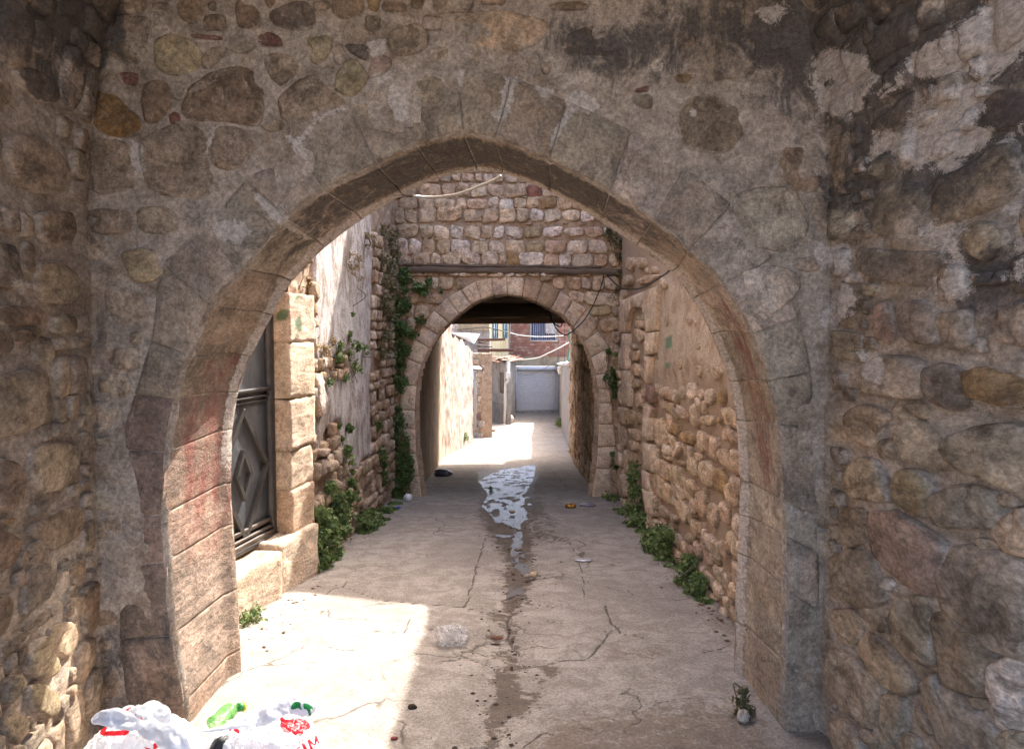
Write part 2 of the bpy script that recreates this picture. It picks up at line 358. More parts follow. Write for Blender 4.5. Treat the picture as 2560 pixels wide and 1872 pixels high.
def sheet(w, S, H, amp, name, mat, parent, hole=None, extra=None, freq=5., octv=5, color=(.3, .26, .22), base=0., thick=0., attrs=None, px_attrs=True, seed=0):
    SS, HH = np.meshgrid(S, H, indexing='ij'); W0 = w.P(SS, HH, 0)
    D = base+amp*fbm(W0, freq, octv, seed+1, .55)+amp*.8*fbm(W0, 1.3, 3, seed+9)
    if extra is not None: D = D+extra(SS, HH, W0)
    V = w.P(SS, HH, D); n, m = SS.shape; I = np.arange(n*m).reshape(n, m)
    Fq = np.stack([I[:-1, :-1], I[1:, :-1], I[1:, 1:], I[:-1, 1:]], -1).reshape(-1, 4)
    flip = np.cross(w.e1, (0, 0, 1.))@w.n < 0
    if flip: Fq = Fq[:, ::-1]
    if hole is not None:
        cs = np.stack([(SS[:-1, :-1]+SS[1:, 1:])/2, (HH[:-1, :-1]+HH[1:, 1:])/2], -1).reshape(-1, 2)
        keep = np.ones(len(cs), bool)
        for hp in hole: keep &= ~in_poly(cs, hp)
        Fq = Fq[keep]
    V = V.reshape(-1, 3); a = {'rim': np.ones(len(V))}
    if px_attrs:
        px = project(V); front = V[:, 1] > .3
        a['pale'] = palem(px)*front; a['soot'] = mask(px, SOOT, 150)*front; a['green'] = mask(px, GREEN, 10)*front
    if attrs: a.update({k: f(SS, HH, W0).ravel() if callable(f) else f for k, f in attrs.items()})
    return mobj(name, V, Fq, mat, parent, color, a)
def slab(p_list, z0, z1):                                    # extruded footprint
    n = len(p_list); V = [(x, y, z0) for x, y in p_list]+[(x, y, z1) for x, y in p_list]
    Fc = [tuple(range(n))[::-1], tuple(range(n, 2*n))]+[(i, (i+1) % n, n+(i+1) % n, n+i) for i in range(n)]
    return np.array(V, float), Fc

# ------------------------------------------------------------------ wear marks (worn plaster, lime bloom, soot) traced as outlines on the walls
for v, t in [('q2', '1700,340 1760,230 1900,130 2060,40 2120,-40 2300,-40 2300,200 2180,330 2000,345 1850,350'), ('q2', '1310,360 1320,250 1440,200 1540,230 1640,340 1560,420 1400,380'), ('q2', '1080,40 1200,10 1230,60 1160,130 1110,90'), ('R3', '180,0 650,0 600,120 540,200 480,210 430,280 300,290 230,200 180,120'),
             ('R3', '620,350 700,350 800,330 830,230 960,100 1040,30 1150,0 1480,0 1380,150 1350,300 1500,380 1652,300 1652,400 1400,450 1200,560 1230,640 1030,660 1000,600 820,620 720,480 600,560 540,660 560,520'),
             ('R3', '150,1140 400,1100 500,1180 490,1400 500,1590 250,1610 360,1480 390,1330 260,1290'),
             ('R3', '980,1440 1100,1300 1120,1180 1000,1140 990,1000 1010,900 1080,1000 1330,900 1260,1050 1180,1120 1240,1200 1340,1330 1300,1420 1180,1520 1060,1540'),
             ('R3', '1652,680 1580,800 1500,900 1600,960 1600,1180 1500,1380 1652,1400 1720,1000'),
             ('R3', '600,1090 760,1080 980,1000 980,1100 760,1150 640,1220'), ('R3', '560,300 640,100 900,0 700,0 600,120'),
             ('R1', '230,180 390,60 380,200 260,300 180,330 120,240'), ('R1', '400,440 470,480 420,520 370,460'), ('R1', '1130,880 1300,860 1540,870 1480,890 1240,930 1170,910'),
             ('R1', '1020,490 1250,450 1380,380 1370,410 1220,500 1020,520'), ('R1', '420,500 560,500 580,640 540,720 430,680'),
             ('L2', '1180,690 1270,680 1340,750 1360,980 1250,960 1200,800'), ('L2', '380,1100 450,1150 600,980 850,850 870,870 640,960 500,1140 560,1320 520,1330 440,1220'),
             ('L2', '1750,560 1805,560 1790,700 1770,680'), ('L2', '2170,620 2220,640 2190,830 2080,1000 2060,960 2140,800'),
             ('L2', '1080,600 1220,570 1240,620 1140,680'), ('L2', '1040,330 1180,330 1180,430 1050,460'), ('L2', '590,890 620,890 640,960 600,960'),
             ('L3', '220,620 300,620 380,700 560,720 600,700 540,830 480,760 330,680 270,680 260,830 140,1080 130,1050'),
             ('L3', '690,760 830,740 980,860 900,900 720,900 700,1000 650,1020 590,1200 570,1180 620,1000 700,900'), ('L3', '1690,880 1740,880 1730,950 1700,940'),
             ('q1', '1120,850 1180,880 1240,960 1390,1050 1370,1060 1220,980 1150,900'), ('q1', '930,990 1060,960 1120,1030 1060,1080 960,1050'),
             ('q1', '570,640 620,640 625,720 590,730'), ('q1', '935,560 950,560 915,690 905,680'), ('q1', '60,1230 130,1250 100,1300 70,1290'),
             ('A', '1200,330 1240,350 1210,390 1140,370'), ('L1', '1050,1150 1140,1160 1150,1390 1080,1350')]:
    PALE.append(pts(v, t))
for v, t in [('q2', '1300,-40 2400,-40 2400,330 2150,330 1900,260 1650,600 1500,1050 1400,900 1480,560 1280,420 1100,330 900,200 300,260 200,180'),
             ('q2', '1990,520 2259,400 2259,620 2000,900 1860,960 1640,820'), ('q2', '1980,1150 2259,1100 2259,1250 2050,1330'),
             ('q1', '-60,-60 700,-60 560,160 420,420 240,300 -60,260'), ('q3', '560,1180 760,1150 790,1420 560,1480')]:
    SOOT.append(pts(v, t))
NWIDE = 14
GREEN += [pts('K', '580,690 640,600 745,600 745,740 600,760'), pts('K', '800,760 880,650 910,860 850,890'), pts('K', '800,440 880,430 880,500 820,520'),
          pts('N1', '470,1040 540,1040 540,1100 480,1130'), pts('N1', '480,800 560,760 560,900 480,930')]

# ------------------------------------------------------------------ THE NEAR ARCH
YF, YB = 3.05, 3.65
J = [  # front edge, back edge, outer edge of each joint of the arch stones (photo pixels)
 ((455,1900),(608,1760),(300,1900)), ((463,1756),(603,1623),(305,1760)), ((433,1587),(596,1472),(292,1600)), ((418,1404),(586,1310),(288,1420)),
 ((409,1286),(580,1207),(300,1290)), ((418,1130),(584,1073),(288,1120)), ((437,995),(598,981),(330,985)), ((470,887),(630,892),(372,850)),
 ((527,763),(683,790),(392,650)), ((612,671),(731,705),(505,560)), ((717,548),(815,621),(607,445)), ((810,476),(906,551),(720,350)),
 ((941,413),(1008,489),(868,262)), ((1040,363),(1097,449),(975,178)), ((1158,333),(1193,428),(1145,160)), ((1238,351),(1256,436),(1283,185)),
 ((1373,402),(1371,480),(1420,245)), ((1525,481),(1497,553),(1580,320)), ((1633,553),(1588,616),(1722,408)), ((1722,630),(1677,681),(1835,505)),
 ((1807,712),(1726,748),(1945,640)), ((1880,835),(1775,836),(2010,790)), ((1918,952),(1820,955),(2035,930)), ((1942,1060),(1838,1050),(2048,1075)),
 ((1958,1253),(1847,1200),(2052,1290)), ((1963,1340),(1845,1285),(2052,1385)), ((1967,1474),(1843,1382),(2052,1530)), ((1962,1655),(1835,1553),(2052,1730)),
 ((1952,1880),(1830,1740),(2040,1980))]
NJ = len(J)-1; AP = 14
def curve3(k, Y):
    P = np.array([at(*j[k], Y) for j in J])
    def tang(i):
        if i in (0, NJ) or i == AP: return None
        return (P[i+1]-P[i-1])/2
    T = []
    for i in range(NJ+1):
        t = tang(i)
        T.append(t)
    def f(t):
        i = min(int(t), NJ-1); u = t-i; a, b = P[i], P[i+1]; d = b-a
        ta = T[i] if T[i] is not None else d; tb = T[i+1] if T[i+1] is not None else d
        return (2*u**3-3*u*u+1)*a+(u**3-2*u*u+u)*ta+(-2*u**3+3*u*u)*b+(u**3-u*u)*tb
    return f
cF = curve3(0, YF); cB = curve3(1, YB)
PE = np.array([at(*j[2], YF) for j in J])
def cE(t): i = min(int(t), NJ-1); u = t-i; return PE[i]*(1-u)+PE[i+1]*u
def outward(f, t):
    e = .02; a, b = f(max(0, t-e)), f(min(NJ, t+e)); d = b-a; n = np.array([-d[2], 0, d[0]]); n /= np.linalg.norm(n); return n
gate = thing('arch_wall', 'rough grey brown stone wall with the large pointed archway, nearest the viewer', 'wall', (-.1, 3.05, 0))
LPK = (.16, .088, .07); LRT = (.18, .112, .085)
vcols = [LRT]*2+[LPK]*3+[LPK, C['bgrey'], C['bgrey'], C['grey'], C['grey'], C['pgrey'], C['grey'], C['grey'], C['bgrey'], C['brown'], C['brown'], C['grey'], C['pgrey'], C['grey'], C['pgrey'], C['pgrey'], C['grey'], C['bgrey'], C['grey'], C['pgrey'], C['grey'], C['grey'], C['bgrey']]
vcols = [tuple(.55*a+.45*b for a, b in zip(q, (.40, .322, .25))) for q in vcols]
def redness(V, px):
    r = np.zeros(len(V)); dep = (V[:, 1]-YF)/(YB-YF); left = V[:, 0] < -.1
    L = smooth(1.62, 1.45, V[:, 2])*smooth(.2, .85, V[:, 2])*smooth(.05, .3, dep)*.62
    R = smooth(2.0, 1.7, V[:, 2])*smooth(.45, 1.0, V[:, 2])*smooth(.0, .3, dep)*smooth(.95, .5, dep)*.62
    return np.where(left, L, R)*(dep > .02)
random.seed(11)
for i in range(NJ):
    Ls = np.linalg.norm(cF(i+1)-cF(i)); nt = max(6, int(Ls/.022)); gap = .0022/Ls
    ts = np.r_[0, .035, np.linspace(.09, .91, nt-3), .965, 1.]; ts = gap+ts*(1-2*gap)
    pr = random.uniform(.004, .018); rows = []; rim = []; edge = []
    for u in ts:
        t = i+u; f, b, e = cF(t), cB(t), cE(t); nb = outward(cB, t); m = b+nb*(.014+.024*float(smooth(.25, .9, abs(b[0])))); m[1] = 3.59
        je = min(u-ts[0], ts[-1]-u)/(ts[-1]-ts[0]); jr = smooth(.05, 0, je)*.0022           # rounded at the joint
        prof = []; rm = []
        prof.append(e+[0, .08, 0]); rm.append(1)
        for q in (0, .06, .2, .35, .5, .65, .8, .92, .975):
            p = e+(f-e)*q; p[1] = YF-pr*smooth(0, .12, q)+.02*(1-smooth(0, .1, q))+jr+(.007 if q > .97 else 0); prof.append(p); rm.append(1 if q < .05 else (.75 if q < .1 else (.42 if q < .25 else .05)))
        no = outward(cF, t)
        p = f+no*.006; p[1] = YF+.004; prof.append(p); rm.append(.0)
        for q in (.06, .17, .3, .43, .56, .7, .84, .97):
            p = f+(m-f)*q+no*jr*.8+no*(.006 if q < .08 else 0); prof.append(p); rm.append(.0)
        prof.append(m+(b-m)*.08-nb*.008); rm.append(0); prof.append(m+(b-m)*.5); rm.append(0); prof.append(b+nb*.004); rm.append(0)
        p = b+nb*.01; p[1] += .012; prof.append(p); rm.append(0)
        p = b+nb*.2; p[1] = YB+.012; prof.append(p); rm.append(.5)
        rows.append(prof); jm = smooth(.03, 0, je)*.8; rim.append([max(x, jm) for x in rm])
    A = np.array(rows); n0, n1 = A.shape[:2]; V = A.reshape(-1, 3); rim = np.array(rim).ravel()
    pit = fbm(V, 26, 3, 4); d3 = np.stack([fbm(V+9*k, 9, 4, 20+k) for k in range(3)], -1)*.006
    V = V+d3*np.array([.6, 1, .6])
    I = np.arange(n0*n1).reshape(n0, n1); Fq = np.stack([I[:-1, :-1], I[1:, :-1], I[1:, 1:], I[:-1, 1:]], -1).reshape(-1, 4)
    mid = Fq[len(Fq)//2-3]; 
    Fl = Fq.tolist()
    # caps
    Fl.append(tuple(I[0, :])); Fl.append(tuple(I[-1, ::-1]))
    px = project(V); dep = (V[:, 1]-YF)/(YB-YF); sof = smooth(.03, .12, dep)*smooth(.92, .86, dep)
    mobj('voussoir', V, [tuple(q) for q in Fl], M_VOU, gate, jit(vcols[i], .06), {'rim': rim, 'pale': np.maximum(palem(px), .8*smooth(.89, .91, dep)*smooth(.75, 1.1, V[:, 2]+(V[:, 0] > 0)*1.)), 'soot': np.maximum(mask(px, SOOT, 150)*.7, sof*smooth(1.7, 2.2, V[:, 2])*.68), 'red': redness(V, px), 'green': rim*0})  # rear edge made pale: light on the back bevel painted into the colour
# mortar bed behind the arch stones
tt = np.linspace(0, NJ, 260); rows = []
for t in tt:
    f, b = cF(t), cB(t); nf, nb = outward(cF, t), outward(cB, t); m = b+nb*(.014+.024*float(smooth(.25, .9, abs(b[0])))); m[1] = 3.59
    r_ = [cE(t)+[0, .02, 0], f+nf*.05-[0, .003, 0], f+nf*.005+[0, -.002, 0]]+[f+(m-f)*q+nf*.0035 for q in (.2, .4, .6, .8)]+[m+nb*.012, b+nb*.006-[0, .003, 0], b+nb*.1]
    rows.append(r_)
A = np.array(rows); n0, n1 = A.shape[:2]; I = np.arange(n0*n1).reshape(n0, n1)
V = A.reshape(-1, 3); V = V+np.stack([fbm(V+5*k, 14, 3, 40+k) for k in range(3)], -1)*.003
mobj('joint_mortar', V, np.stack([I[:-1, :-1], I[1:, :-1], I[1:, 1:], I[:-1, 1:]], -1).reshape(-1, 4), M_MORT, gate, (.2, .18, .15), {'rim': np.ones(len(V)), 'pale': np.maximum(.42, palem(project(V))), 'red': np.zeros(len(V)), 'soot': np.zeros(len(V)), 'green': np.zeros(len(V))})
WF = Wall((-2.5, YF), (2.5, YF), -1)
XC_L, XC_R = at(222, 900, YF)[0], at(2082, 900, YF)[0]
holeF = [((cF(t)+outward(cF, t)*.07)[0]+2.5, (cF(t)+outward(cF, t)*.07)[2]) for t in np.linspace(0, NJ, 200)]
holeF = [(holeF[0][0], -2)]+holeF+[(holeF[-1][0], -2)]
def soft_lumps(S, H, W): return .018*smooth(-.1, .5, fbm(W*[1, 1, 1.2], 5.2, 2, 77))
sheet(WF, np.arange(XC_L+2.5-.12, XC_R+2.5+.12, .017), np.arange(-.15, 3.25, .017), .011, 'mortar', M_MORT, gate, hole=[holeF], extra=lambda S, H, W: soft_lumps(S, H, W)+.007*fbm(W, 2.6, 4, 78), base=-.004)
WB = Wall((-2.5, YB), (2.5, YB), 1)
holeB = [((cB(t)+outward(cB, t)*.05)[0]+2.5, (cB(t)+outward(cB, t)*.05)[2]) for t in np.linspace(0, NJ, 120)]
holeB = [(holeB[0][0], -2)]+holeB+[(holeB[-1][0], -2)]
sheet(WB, np.arange(.6, 4.6, .04), np.arange(-.3, 4.3, .04), .01, 'rear_face', M_MORT2, gate, hole=[holeB], px_attrs=False)
V, Fc = merge([slab([(-5, YF+.1), (-1.75, YF+.1), (-1.75, YB-.03), (-5, YB-.03)], -.4, 4.3), slab([(1.42, YF+.1), (5, YF+.1), (5, YB-.03), (1.42, YB-.03)], -.4, 4.3), slab([(-1.75, YF+.1), (1.42, YF+.1), (1.42, YB-.03), (-1.75, YB-.03)], 2.75, 4.3)])
mobj('wall_core', V, Fc, M_MORT, gate, smoothf=False, attrs={'rim': np.ones(len(V))})

# side walls of the vaulted passage in which the viewer stands
def vbend(h): return 1.45*(1-np.sqrt(np.clip(1-np.clip((np.asarray(h, float)-1.9)/2.4, 0, .97)**2, 0, 1)))
WR = Wall((XC_R-.02, YF+.02), (XC_R+.20, -.5), 1, vbend)
if WR.n[0] > 0: WR.n = -WR.n
pl = at(222, 900, YF); WL = Wall((XC_L+.02, YF+.02), (-1.42, 1.9), -1, vbend)
if WL.n[0] < 0: WL.n = -WL.n
rwall = thing('side_wall', 'vaulted rubble wall of big rounded stones at the right edge, soot and pale plaster patches higher up', 'wall', (XC_R, 1.5, 0))
lwall = thing('side_wall', 'dark rough wall at the far left edge with a sunlit patch beside the white bags', 'wall', (-1.45, 2.4, 0))
def nonuni(a, b, r0, c, r1): return np.r_[np.arange(a, b, r0), np.arange(b, c, r1)]
sheet(WR, nonuni(-.03, 1.35, .016, 2.6, .1), np.r_[np.arange(-.1, 2.9, .017), np.arange(2.9, 3.4, .08)], .014, 'mortar', M_MORT, rwall, extra=soft_lumps, base=-.004)
def lrough(S, H, W): return .02*fbm(W, 7, 4, 61, .6)*smooth(1.2, .5, H)
sheet(WL, nonuni(-.03, 1.45, .018, 1.6, .08), np.r_[np.arange(-.1, 2.9, .017), np.arange(2.9, 3.75, .08)], .014, 'mortar', M_MORT, lwall, extra=lrough, base=-.008)
V, Fc = slab([(1.75, 3.1), (1.75, .5), (2.6, .5), (2.6, 3.1)], -.3, 3.4); mobj('wall_core', V, Fc, M_MORT, rwall, smoothf=False, attrs={'rim': np.ones(len(V))})
V, Fc = slab([(-1.78, 3.1), (-1.48, 1.6), (-1.48, .5), (-2.6, .5), (-2.6, 3.1)], -.3, 3.4); mobj('wall_core', V, Fc, M_MORT, lwall, smoothf=False, attrs={'rim': np.ones(len(V))})
V, Fc = slab([(-3, YF+.1), (3, YF+.1), (3, .8), (-3, .8)], 3.3, 4.3); o = mobj('vault_roof', V, Fc, M_MORT, None, smoothf=False, attrs={'rim': np.ones(len(V))}); tag(o, 'dark masonry vault overhead above the near arch, out of frame', 'roof')
FRONT = '''
L1 ytan .035 |1250,320 1400,290 1560,330 1650,450 1640,560 1500,620 1340,600 1250,520
L1 org .03 |760,740 860,700 960,760 1050,900 1130,930 1190,1060 1000,1120 830,1110 750,990
L1 bgrey .03 |720,1120 1050,1140 1150,1400 1130,1520 760,1580 730,1350
L1 bgrey .04 |1150,1140 1300,1050 1450,990 1600,1020 1700,1060 1690,1300 1720,1520 1640,1600 1300,1560 1190,1500 1150,1300
L1 bgrey .035 |1730,1020 1860,1010 1980,1070 2060,1170 1990,1300 1850,1390 1710,1330 1700,1180
L1 brown .035 |1480,880 1530,700 1700,600 1900,530 2080,580 2160,700 2120,900 2100,1020 1900,990 1620,1000 1500,960
L1 grey .02 |1400,700 1520,680 1500,800 1410,820
L1 brown .022 |1160,700 1250,640 1370,680 1400,850 1300,980 1180,1000 1140,850
L1 red .018 |1360,930 1430,900 1480,970 1380,1015; 940,590 1130,590 1130,700 950,680
L1 tan .03 |1660,420 1800,370 1850,400 1760,520 1680,590 1630,520
L1 grey .025 |1870,390 1990,340 2080,370 1980,440 1880,430
L1 red .02 |1540,282 1800,292 1795,328 1560,315
L2 red .025 |150,290 250,265 340,310 340,385 270,380 150,370
L1 brown .02 |1420,20 1640,-20 1640,130 1560,200 1460,160; 1910,0 2060,40 2110,140 2080,240 1920,220 1900,80
L1 brown .02 |880,340 1100,340 1190,440 1120,530 930,490 850,410
A bgrey .02 |700,100 840,70 1100,90 1110,250 900,290 740,250; 1130,60 1400,50 1480,200 1400,280 1160,270
A ytan .02 |990,440 1150,400 1270,400 1300,520 1360,600 1250,680 1100,680 1050,560
A bgrey .018 |880,700 1150,760 1210,880 1200,1040 1000,1080 880,960
A bgrey .012 |540,1480 690,1470 720,1640 640,1690 520,1600; 540,960 720,930 750,1100 640,1160 540,1100
C brown .02 |660,480 900,480 1000,580 820,640 700,620; 740,900 900,900 1000,1080 940,1240 740,1200
L2 dark .03 |230,120 400,20 560,20 600,120 620,200 520,250 330,220 250,180
L2 brown .02 |180,-20 320,-20 240,90; 750,-20 1000,-20 1000,120 820,170 740,100; 1370,-20 1500,-20 1470,80 1390,70; 1950,-20 2140,-20 2140,40 1950,35
L2 och .02 |1030,-20 1140,-20 1110,110 1040,80
L2 tan .035 |1190,270 1350,210 1450,190 1520,290 1500,400 1380,450 1240,460 1190,360
L2 ytan .03 |530,310 700,290 760,320 720,450 640,530 570,500 600,420
L2 grey .025 |740,400 810,340 870,460 920,480 810,540 760,490
L2 dark .02 |810,350 1050,370 1030,500 930,460
L2 tan .035 |190,490 260,430 400,440 480,540 460,600 340,710 280,670 220,590
L2 pink .035 |1050,520 1120,450 1210,470 1230,530 1180,600 1050,640 1030,600
L2 ytan .04 |780,610 860,500 950,480 1010,560 1050,660 890,800 750,740
L2 bgrey .02 |660,560 740,520 780,560 750,690 700,640
L2 rtan .035 |300,800 480,640 600,580 700,640 740,740 860,810 840,850 640,920 480,1010 350,980 310,900
L2 tan .02 |170,1010 330,960 370,1050 230,1070
L2 rtan .012 |1640,200 1850,110 2100,90 2259,120 2470,170 2480,250 2350,370 2150,430 2000,390 1700,370 1620,280
L3 tan .018 |480,500 580,510 560,600 500,600
L3 brown .02 |1500,300 1580,250 1750,290 1740,370 1550,430; 550,40 800,10 880,50 850,90 600,90
L3 pgrey .012 |1380,480 1520,470 1500,580 1380,590
L3 red .015 |1240,730 1360,690 1360,740 1260,745
L3 grey .01 |1220,780 1380,760 1400,860 1330,880 1240,830
L3 och .01 |1580,600 1720,600 1690,670 1580,670
L3 bgrey .012 |1620,830 1750,760 1950,780 2120,900 2100,1130 1990,1230 1700,1200 1590,1050
L3 dark .015 |700,280 900,200 1300,200 1400,330 1250,480 900,440 680,440
q2 grey .025 |960,890 1060,830 1230,820 1310,950 1300,1060 1210,1110 1050,1090
q2 grey .02 |1240,1140 1340,1130 1370,1180 1320,1200 1250,1190
q2 pgrey .025 |990,1210 1150,1160 1270,1210 1260,1290 1160,1390 1080,1340
q2 brown .012 |1170,660 1390,640 1400,760 1330,860 1200,830; 1100,230 1280,200 1290,420 1220,520 1100,480
q2 bgrey .02 |1330,860 1450,900 1480,1000 1380,1060 1320,980
'''
LEFTW = '''
L1 dark .02 |440,0 660,0 640,110 480,130; 110,560 300,560 480,680 480,830 300,820 160,700
L1 bgrey .03 |30,1100 200,1080 400,1180 550,1350 540,1540 300,1560 130,1480 50,1300
L1 brown .02 |-40,620 60,680 50,840 -40,850
A bgrey .02 |300,120 480,80 620,120 630,330 400,370 280,240
A brown .025 |-60,880 220,870 400,930 330,1040 -60,1020; -60,1080 60,1080 70,1260 -60,1270; 80,1070 320,1050 300,1130 180,1190 90,1150
A tan .015 |300,530 480,500 660,620 680,780 560,860 320,830
A bgrey .03 |-80,1460 260,1400 400,1420 380,1600 440,1780 300,1880 -80,1960
B tan .02 |240,560 520,500 680,560 690,640 560,900 280,920 230,780
B brown .03 |-60,640 160,680 200,850 180,1000 80,1080 -60,1060; -60,1230 120,1280 150,1400 60,1550 -60,1560
B och .015 |10,1150 130,1130 90,1190 20,1190
B brown .025 |350,1150 560,1030 680,1080 690,1180 600,1320 460,1400 300,1300 230,1230
C dark .025 |200,180 360,110 460,220 420,380 280,480 180,560 200,340
C brown .02 |560,150 690,60 680,250 620,300; -60,400 60,380 100,480 40,700 -60,760
C rtan .025 |395,640 600,600 640,700 560,900 480,900 390,760
C ytan .035 |210,900 300,760 380,700 400,860 460,900 480,1010 340,1090 230,1020; 60,1060 160,1030 200,1130 130,1220 30,1300; 220,1150 300,1100 400,1150 470,1280 380,1420 240,1300; 10,1420 100,1350 180,1400 160,1560 60,1640
'''
RIGHT = '''
R3 dgrey .03 |650,820 800,700 960,700 1010,850 960,1000 800,1080 640,1060
R3 bgrey .04 |1030,700 1250,620 1440,500 1560,410 1640,420 1640,640 1540,830 1400,900 1200,960 1080,1000 1040,900
R3 tan .045 |1260,1030 1420,960 1580,1060 1520,1180 1400,1250 1280,1180
R3 dgrey .025 |500,1160 760,1180 1100,1180 1090,1330 940,1430 700,1380 540,1330; 600,640 660,520 740,520 780,640 700,700
R3 dark .02 |1380,180 1500,60 1720,100 1720,300 1400,360; 610,300 760,200 900,60 900,200 800,310 620,350; 1060,420 1200,320 1210,480 1110,540 1040,520
R1 pink .04 |520,180 630,140 660,260 710,370 640,430 540,400 510,280
R1 dgrey .05 |710,290 720,160 850,130 960,220 990,300 980,460 850,430 760,410
R1 grey .05 |980,240 1100,220 1200,200 1210,400 1190,470 1050,480 990,400
R1 tan .05 |1380,200 1500,150 1700,160 1700,480 1440,430 1390,380
R1 pgrey .05 |430,620 500,540 650,520 850,560 910,660 880,780 820,820 640,800 470,780 400,700
R1 dgrey .05 |910,620 1000,570 1160,620 1240,800 1180,870 1100,900 960,830 900,740
R1 och .06 |1180,640 1300,590 1440,620 1720,720 1720,900 1380,850 1240,800
R1 sand .045 |350,930 420,860 540,880 650,930 560,1040 550,1150 440,1130 370,1060
R1 tan .04 |700,1000 800,940 960,1020 1060,1130 1080,1240 1130,1290 960,1320 860,1260 750,1250 720,1130; 700,870 900,840 940,960 800,960 700,960
R1 tan .06 |1070,1080 1250,1010 1480,980 1720,1080 1720,1600 1340,1360 1180,1320 1080,1230
R1 sand .05 |310,1340 430,1220 540,1230 600,1360 660,1520 560,1530 420,1500 320,1450
R1 ytan .05 |670,1330 800,1290 890,1340 930,1440 910,1630 780,1600 680,1510
R1 dgrey .05 |930,1500 1100,1400 1380,1440 1440,1600 1400,1720 1180,1700 1000,1700 930,1620
R1 bgrey .04 |1390,1480 1540,1440 1560,1560 1440,1560
R2 pink .055 |510,30 640,0 830,100 1050,260 1040,480 1010,590 880,570 720,500 600,400 520,310 500,150
R2 grey .075 |1060,280 1250,250 1700,400 1700,1040 1420,950 1340,860 1190,800 1090,720 1020,590 1010,480
R2 bgrey .05 |250,350 320,280 500,290 560,420 620,640 480,680 340,640 260,520
R2 white .03 |580,500 640,465 690,520 640,575 590,550
R2 tan .055 |640,700 700,600 880,600 930,680 960,850 980,1060 860,1050 740,980 660,850
R2 bgrey .055 |940,730 1060,720 1200,830 1320,900 1380,1020 1340,1160 1330,1270 1150,1250 1010,1220 1000,1000
R2 bgrey .035 |240,690 400,690 460,780 400,960 300,910 260,800
R2 tan .05 |430,900 500,840 640,960 780,1120 840,1200 760,1270 640,1240 500,1080 430,980
R2 grey .05 |220,1000 300,960 450,1060 600,1200 590,1400 500,1500 380,1420 260,1320 220,1180
R2 grey .045 |600,1250 740,1300 750,1450 720,1600 620,1652 590,1400
R2 grey .06 |880,1180 1000,1130 1010,1220 1160,1270 1300,1420 1410,1500 1400,1700 1080,1700 960,1500 880,1300
R2 tan .03 |820,1360 850,1350 940,1540 900,1560 840,1480
R2 white .055 |1390,1050 1500,1000 1640,1020 1660,1530 1430,1510 1350,1390 1330,1200
R2 tan .045 |210,1480 300,1430 400,1500 480,1652 460,1700 260,1700
R2 tan .025 |1230,190 1380,220 1420,290 1260,270; 440,730 490,700 620,760 630,840 560,850
R2 sand .05 |1370,130 1440,60 1640,-20 1660,330 1470,320 1400,240
R2 tan .05 |1410,1560 1500,1500 1640,1560 1640,1680 1450,1640
R2 bgrey .035 |300,0 500,0 490,200 400,260 300,250
R2 grey .03 |540,1470 600,1440 600,1600 540,1560; 240,1340 290,1330 280,1400 240,1390
R2 bgrey .03 |640,1480 840,1580 820,1700 640,1700; 1440,900 1500,980 1400,1010; 1180,1290 1320,1300 1330,1370 1240,1390
'''
FILLP = {}
def clear_of(polys, s_, h_, rad):
    q = np.array([s_, h_])
    for p in polys:
        pa = np.array(p)
        if pa[:, 0].min()-rad < s_ < pa[:, 0].max()+rad and pa[:, 1].min()-rad < h_ < pa[:, 1].max()+rad:
            if in_poly(q[None], p)[0] or seg_dist(q[None], p)[0] < rad: return False
    return True
random.seed(5)
trF = [p for _, p in stones_px(WF, FRONT, gate, pk=.62, N=30, smear=.30)]
ringp = [(PE[i][0]+2.5, PE[i][2]) for i in range(NJ+1)]; ringp = [(ringp[0][0]-.02, -3)]+ringp+[(ringp[-1][0]+.02, -3)]
exec('RING = [ringp]')
random.seed(6)
trL = [p for _, p in stones_px(WL, LEFTW, lwall, pk=.6, N=28, smear=.2)]
random.seed(8)
trR = [p for _, p in stones_px(WR, RIGHT, rwall, pk=.7, N=34, sink=.05, grow=1.085, smear=.1)]

# ------------------------------------------------------------------ GROUND
b = NB('concrete_paving'); big = b.noise(1.1, 6, .65); mid = b.noise(7, 8, .7, dist=.5); fine = b.noise(70, 6, .7); agg = b.voro(120); agg2 = b.voro(48)
c = b.mix(b.mr(mid, .42, .58, 0, 1, True), (.25, .215, .182), (.345, .302, .26)); c = b.mix(b.mr(big, .46, .6, 0, .6, True), c, (.225, .195, .168))
c = b.vmul(c, b.math('MULTIPLY', b.mr(fine, .4, .6, .78, 1.2), b.mr(b.noise(170, 4, .7), .38, .62, .8, 1.2)))
c = b.mix(b.mr(b.noise(3.3, 9, .78, dist=.8), .56, .68, 0, .55, True), c, (.17, .135, .105)); c = b.mix(b.mr(agg, .10, .22, .75, 0), c, (.52, .46, .40)); c = b.mix(b.math('MULTIPLY', b.mr(agg2, .05, .12, .8, 0), b.mr(fine, .45, .55, 0, 1)), c, (.10, .08, .065))
dirt = b.attr('dirt'); c = b.mix(b.mr(b.math('ADD', dirt, b.math('MULTIPLY', b.math('SUBTRACT', b.noise(22, 8, .75, dist=.6), .5), 1.6)), .45, .75, 0, .75, True), c, b.vmul((.17, .125, .09), b.mr(fine, .3, .7, .6, 1.4)))
wet = b.attr('wet'); wf = b.mr(b.math('ADD', wet, b.math('MULTIPLY', b.math('SUBTRACT', b.noise(13, 9, .78, dist=.8), .5), 2.2)), .46, .60, 0, 1, True)
c = b.mix(wf, c, b.mix(1., c, (.34, .285, .24), 'MULTIPLY'))
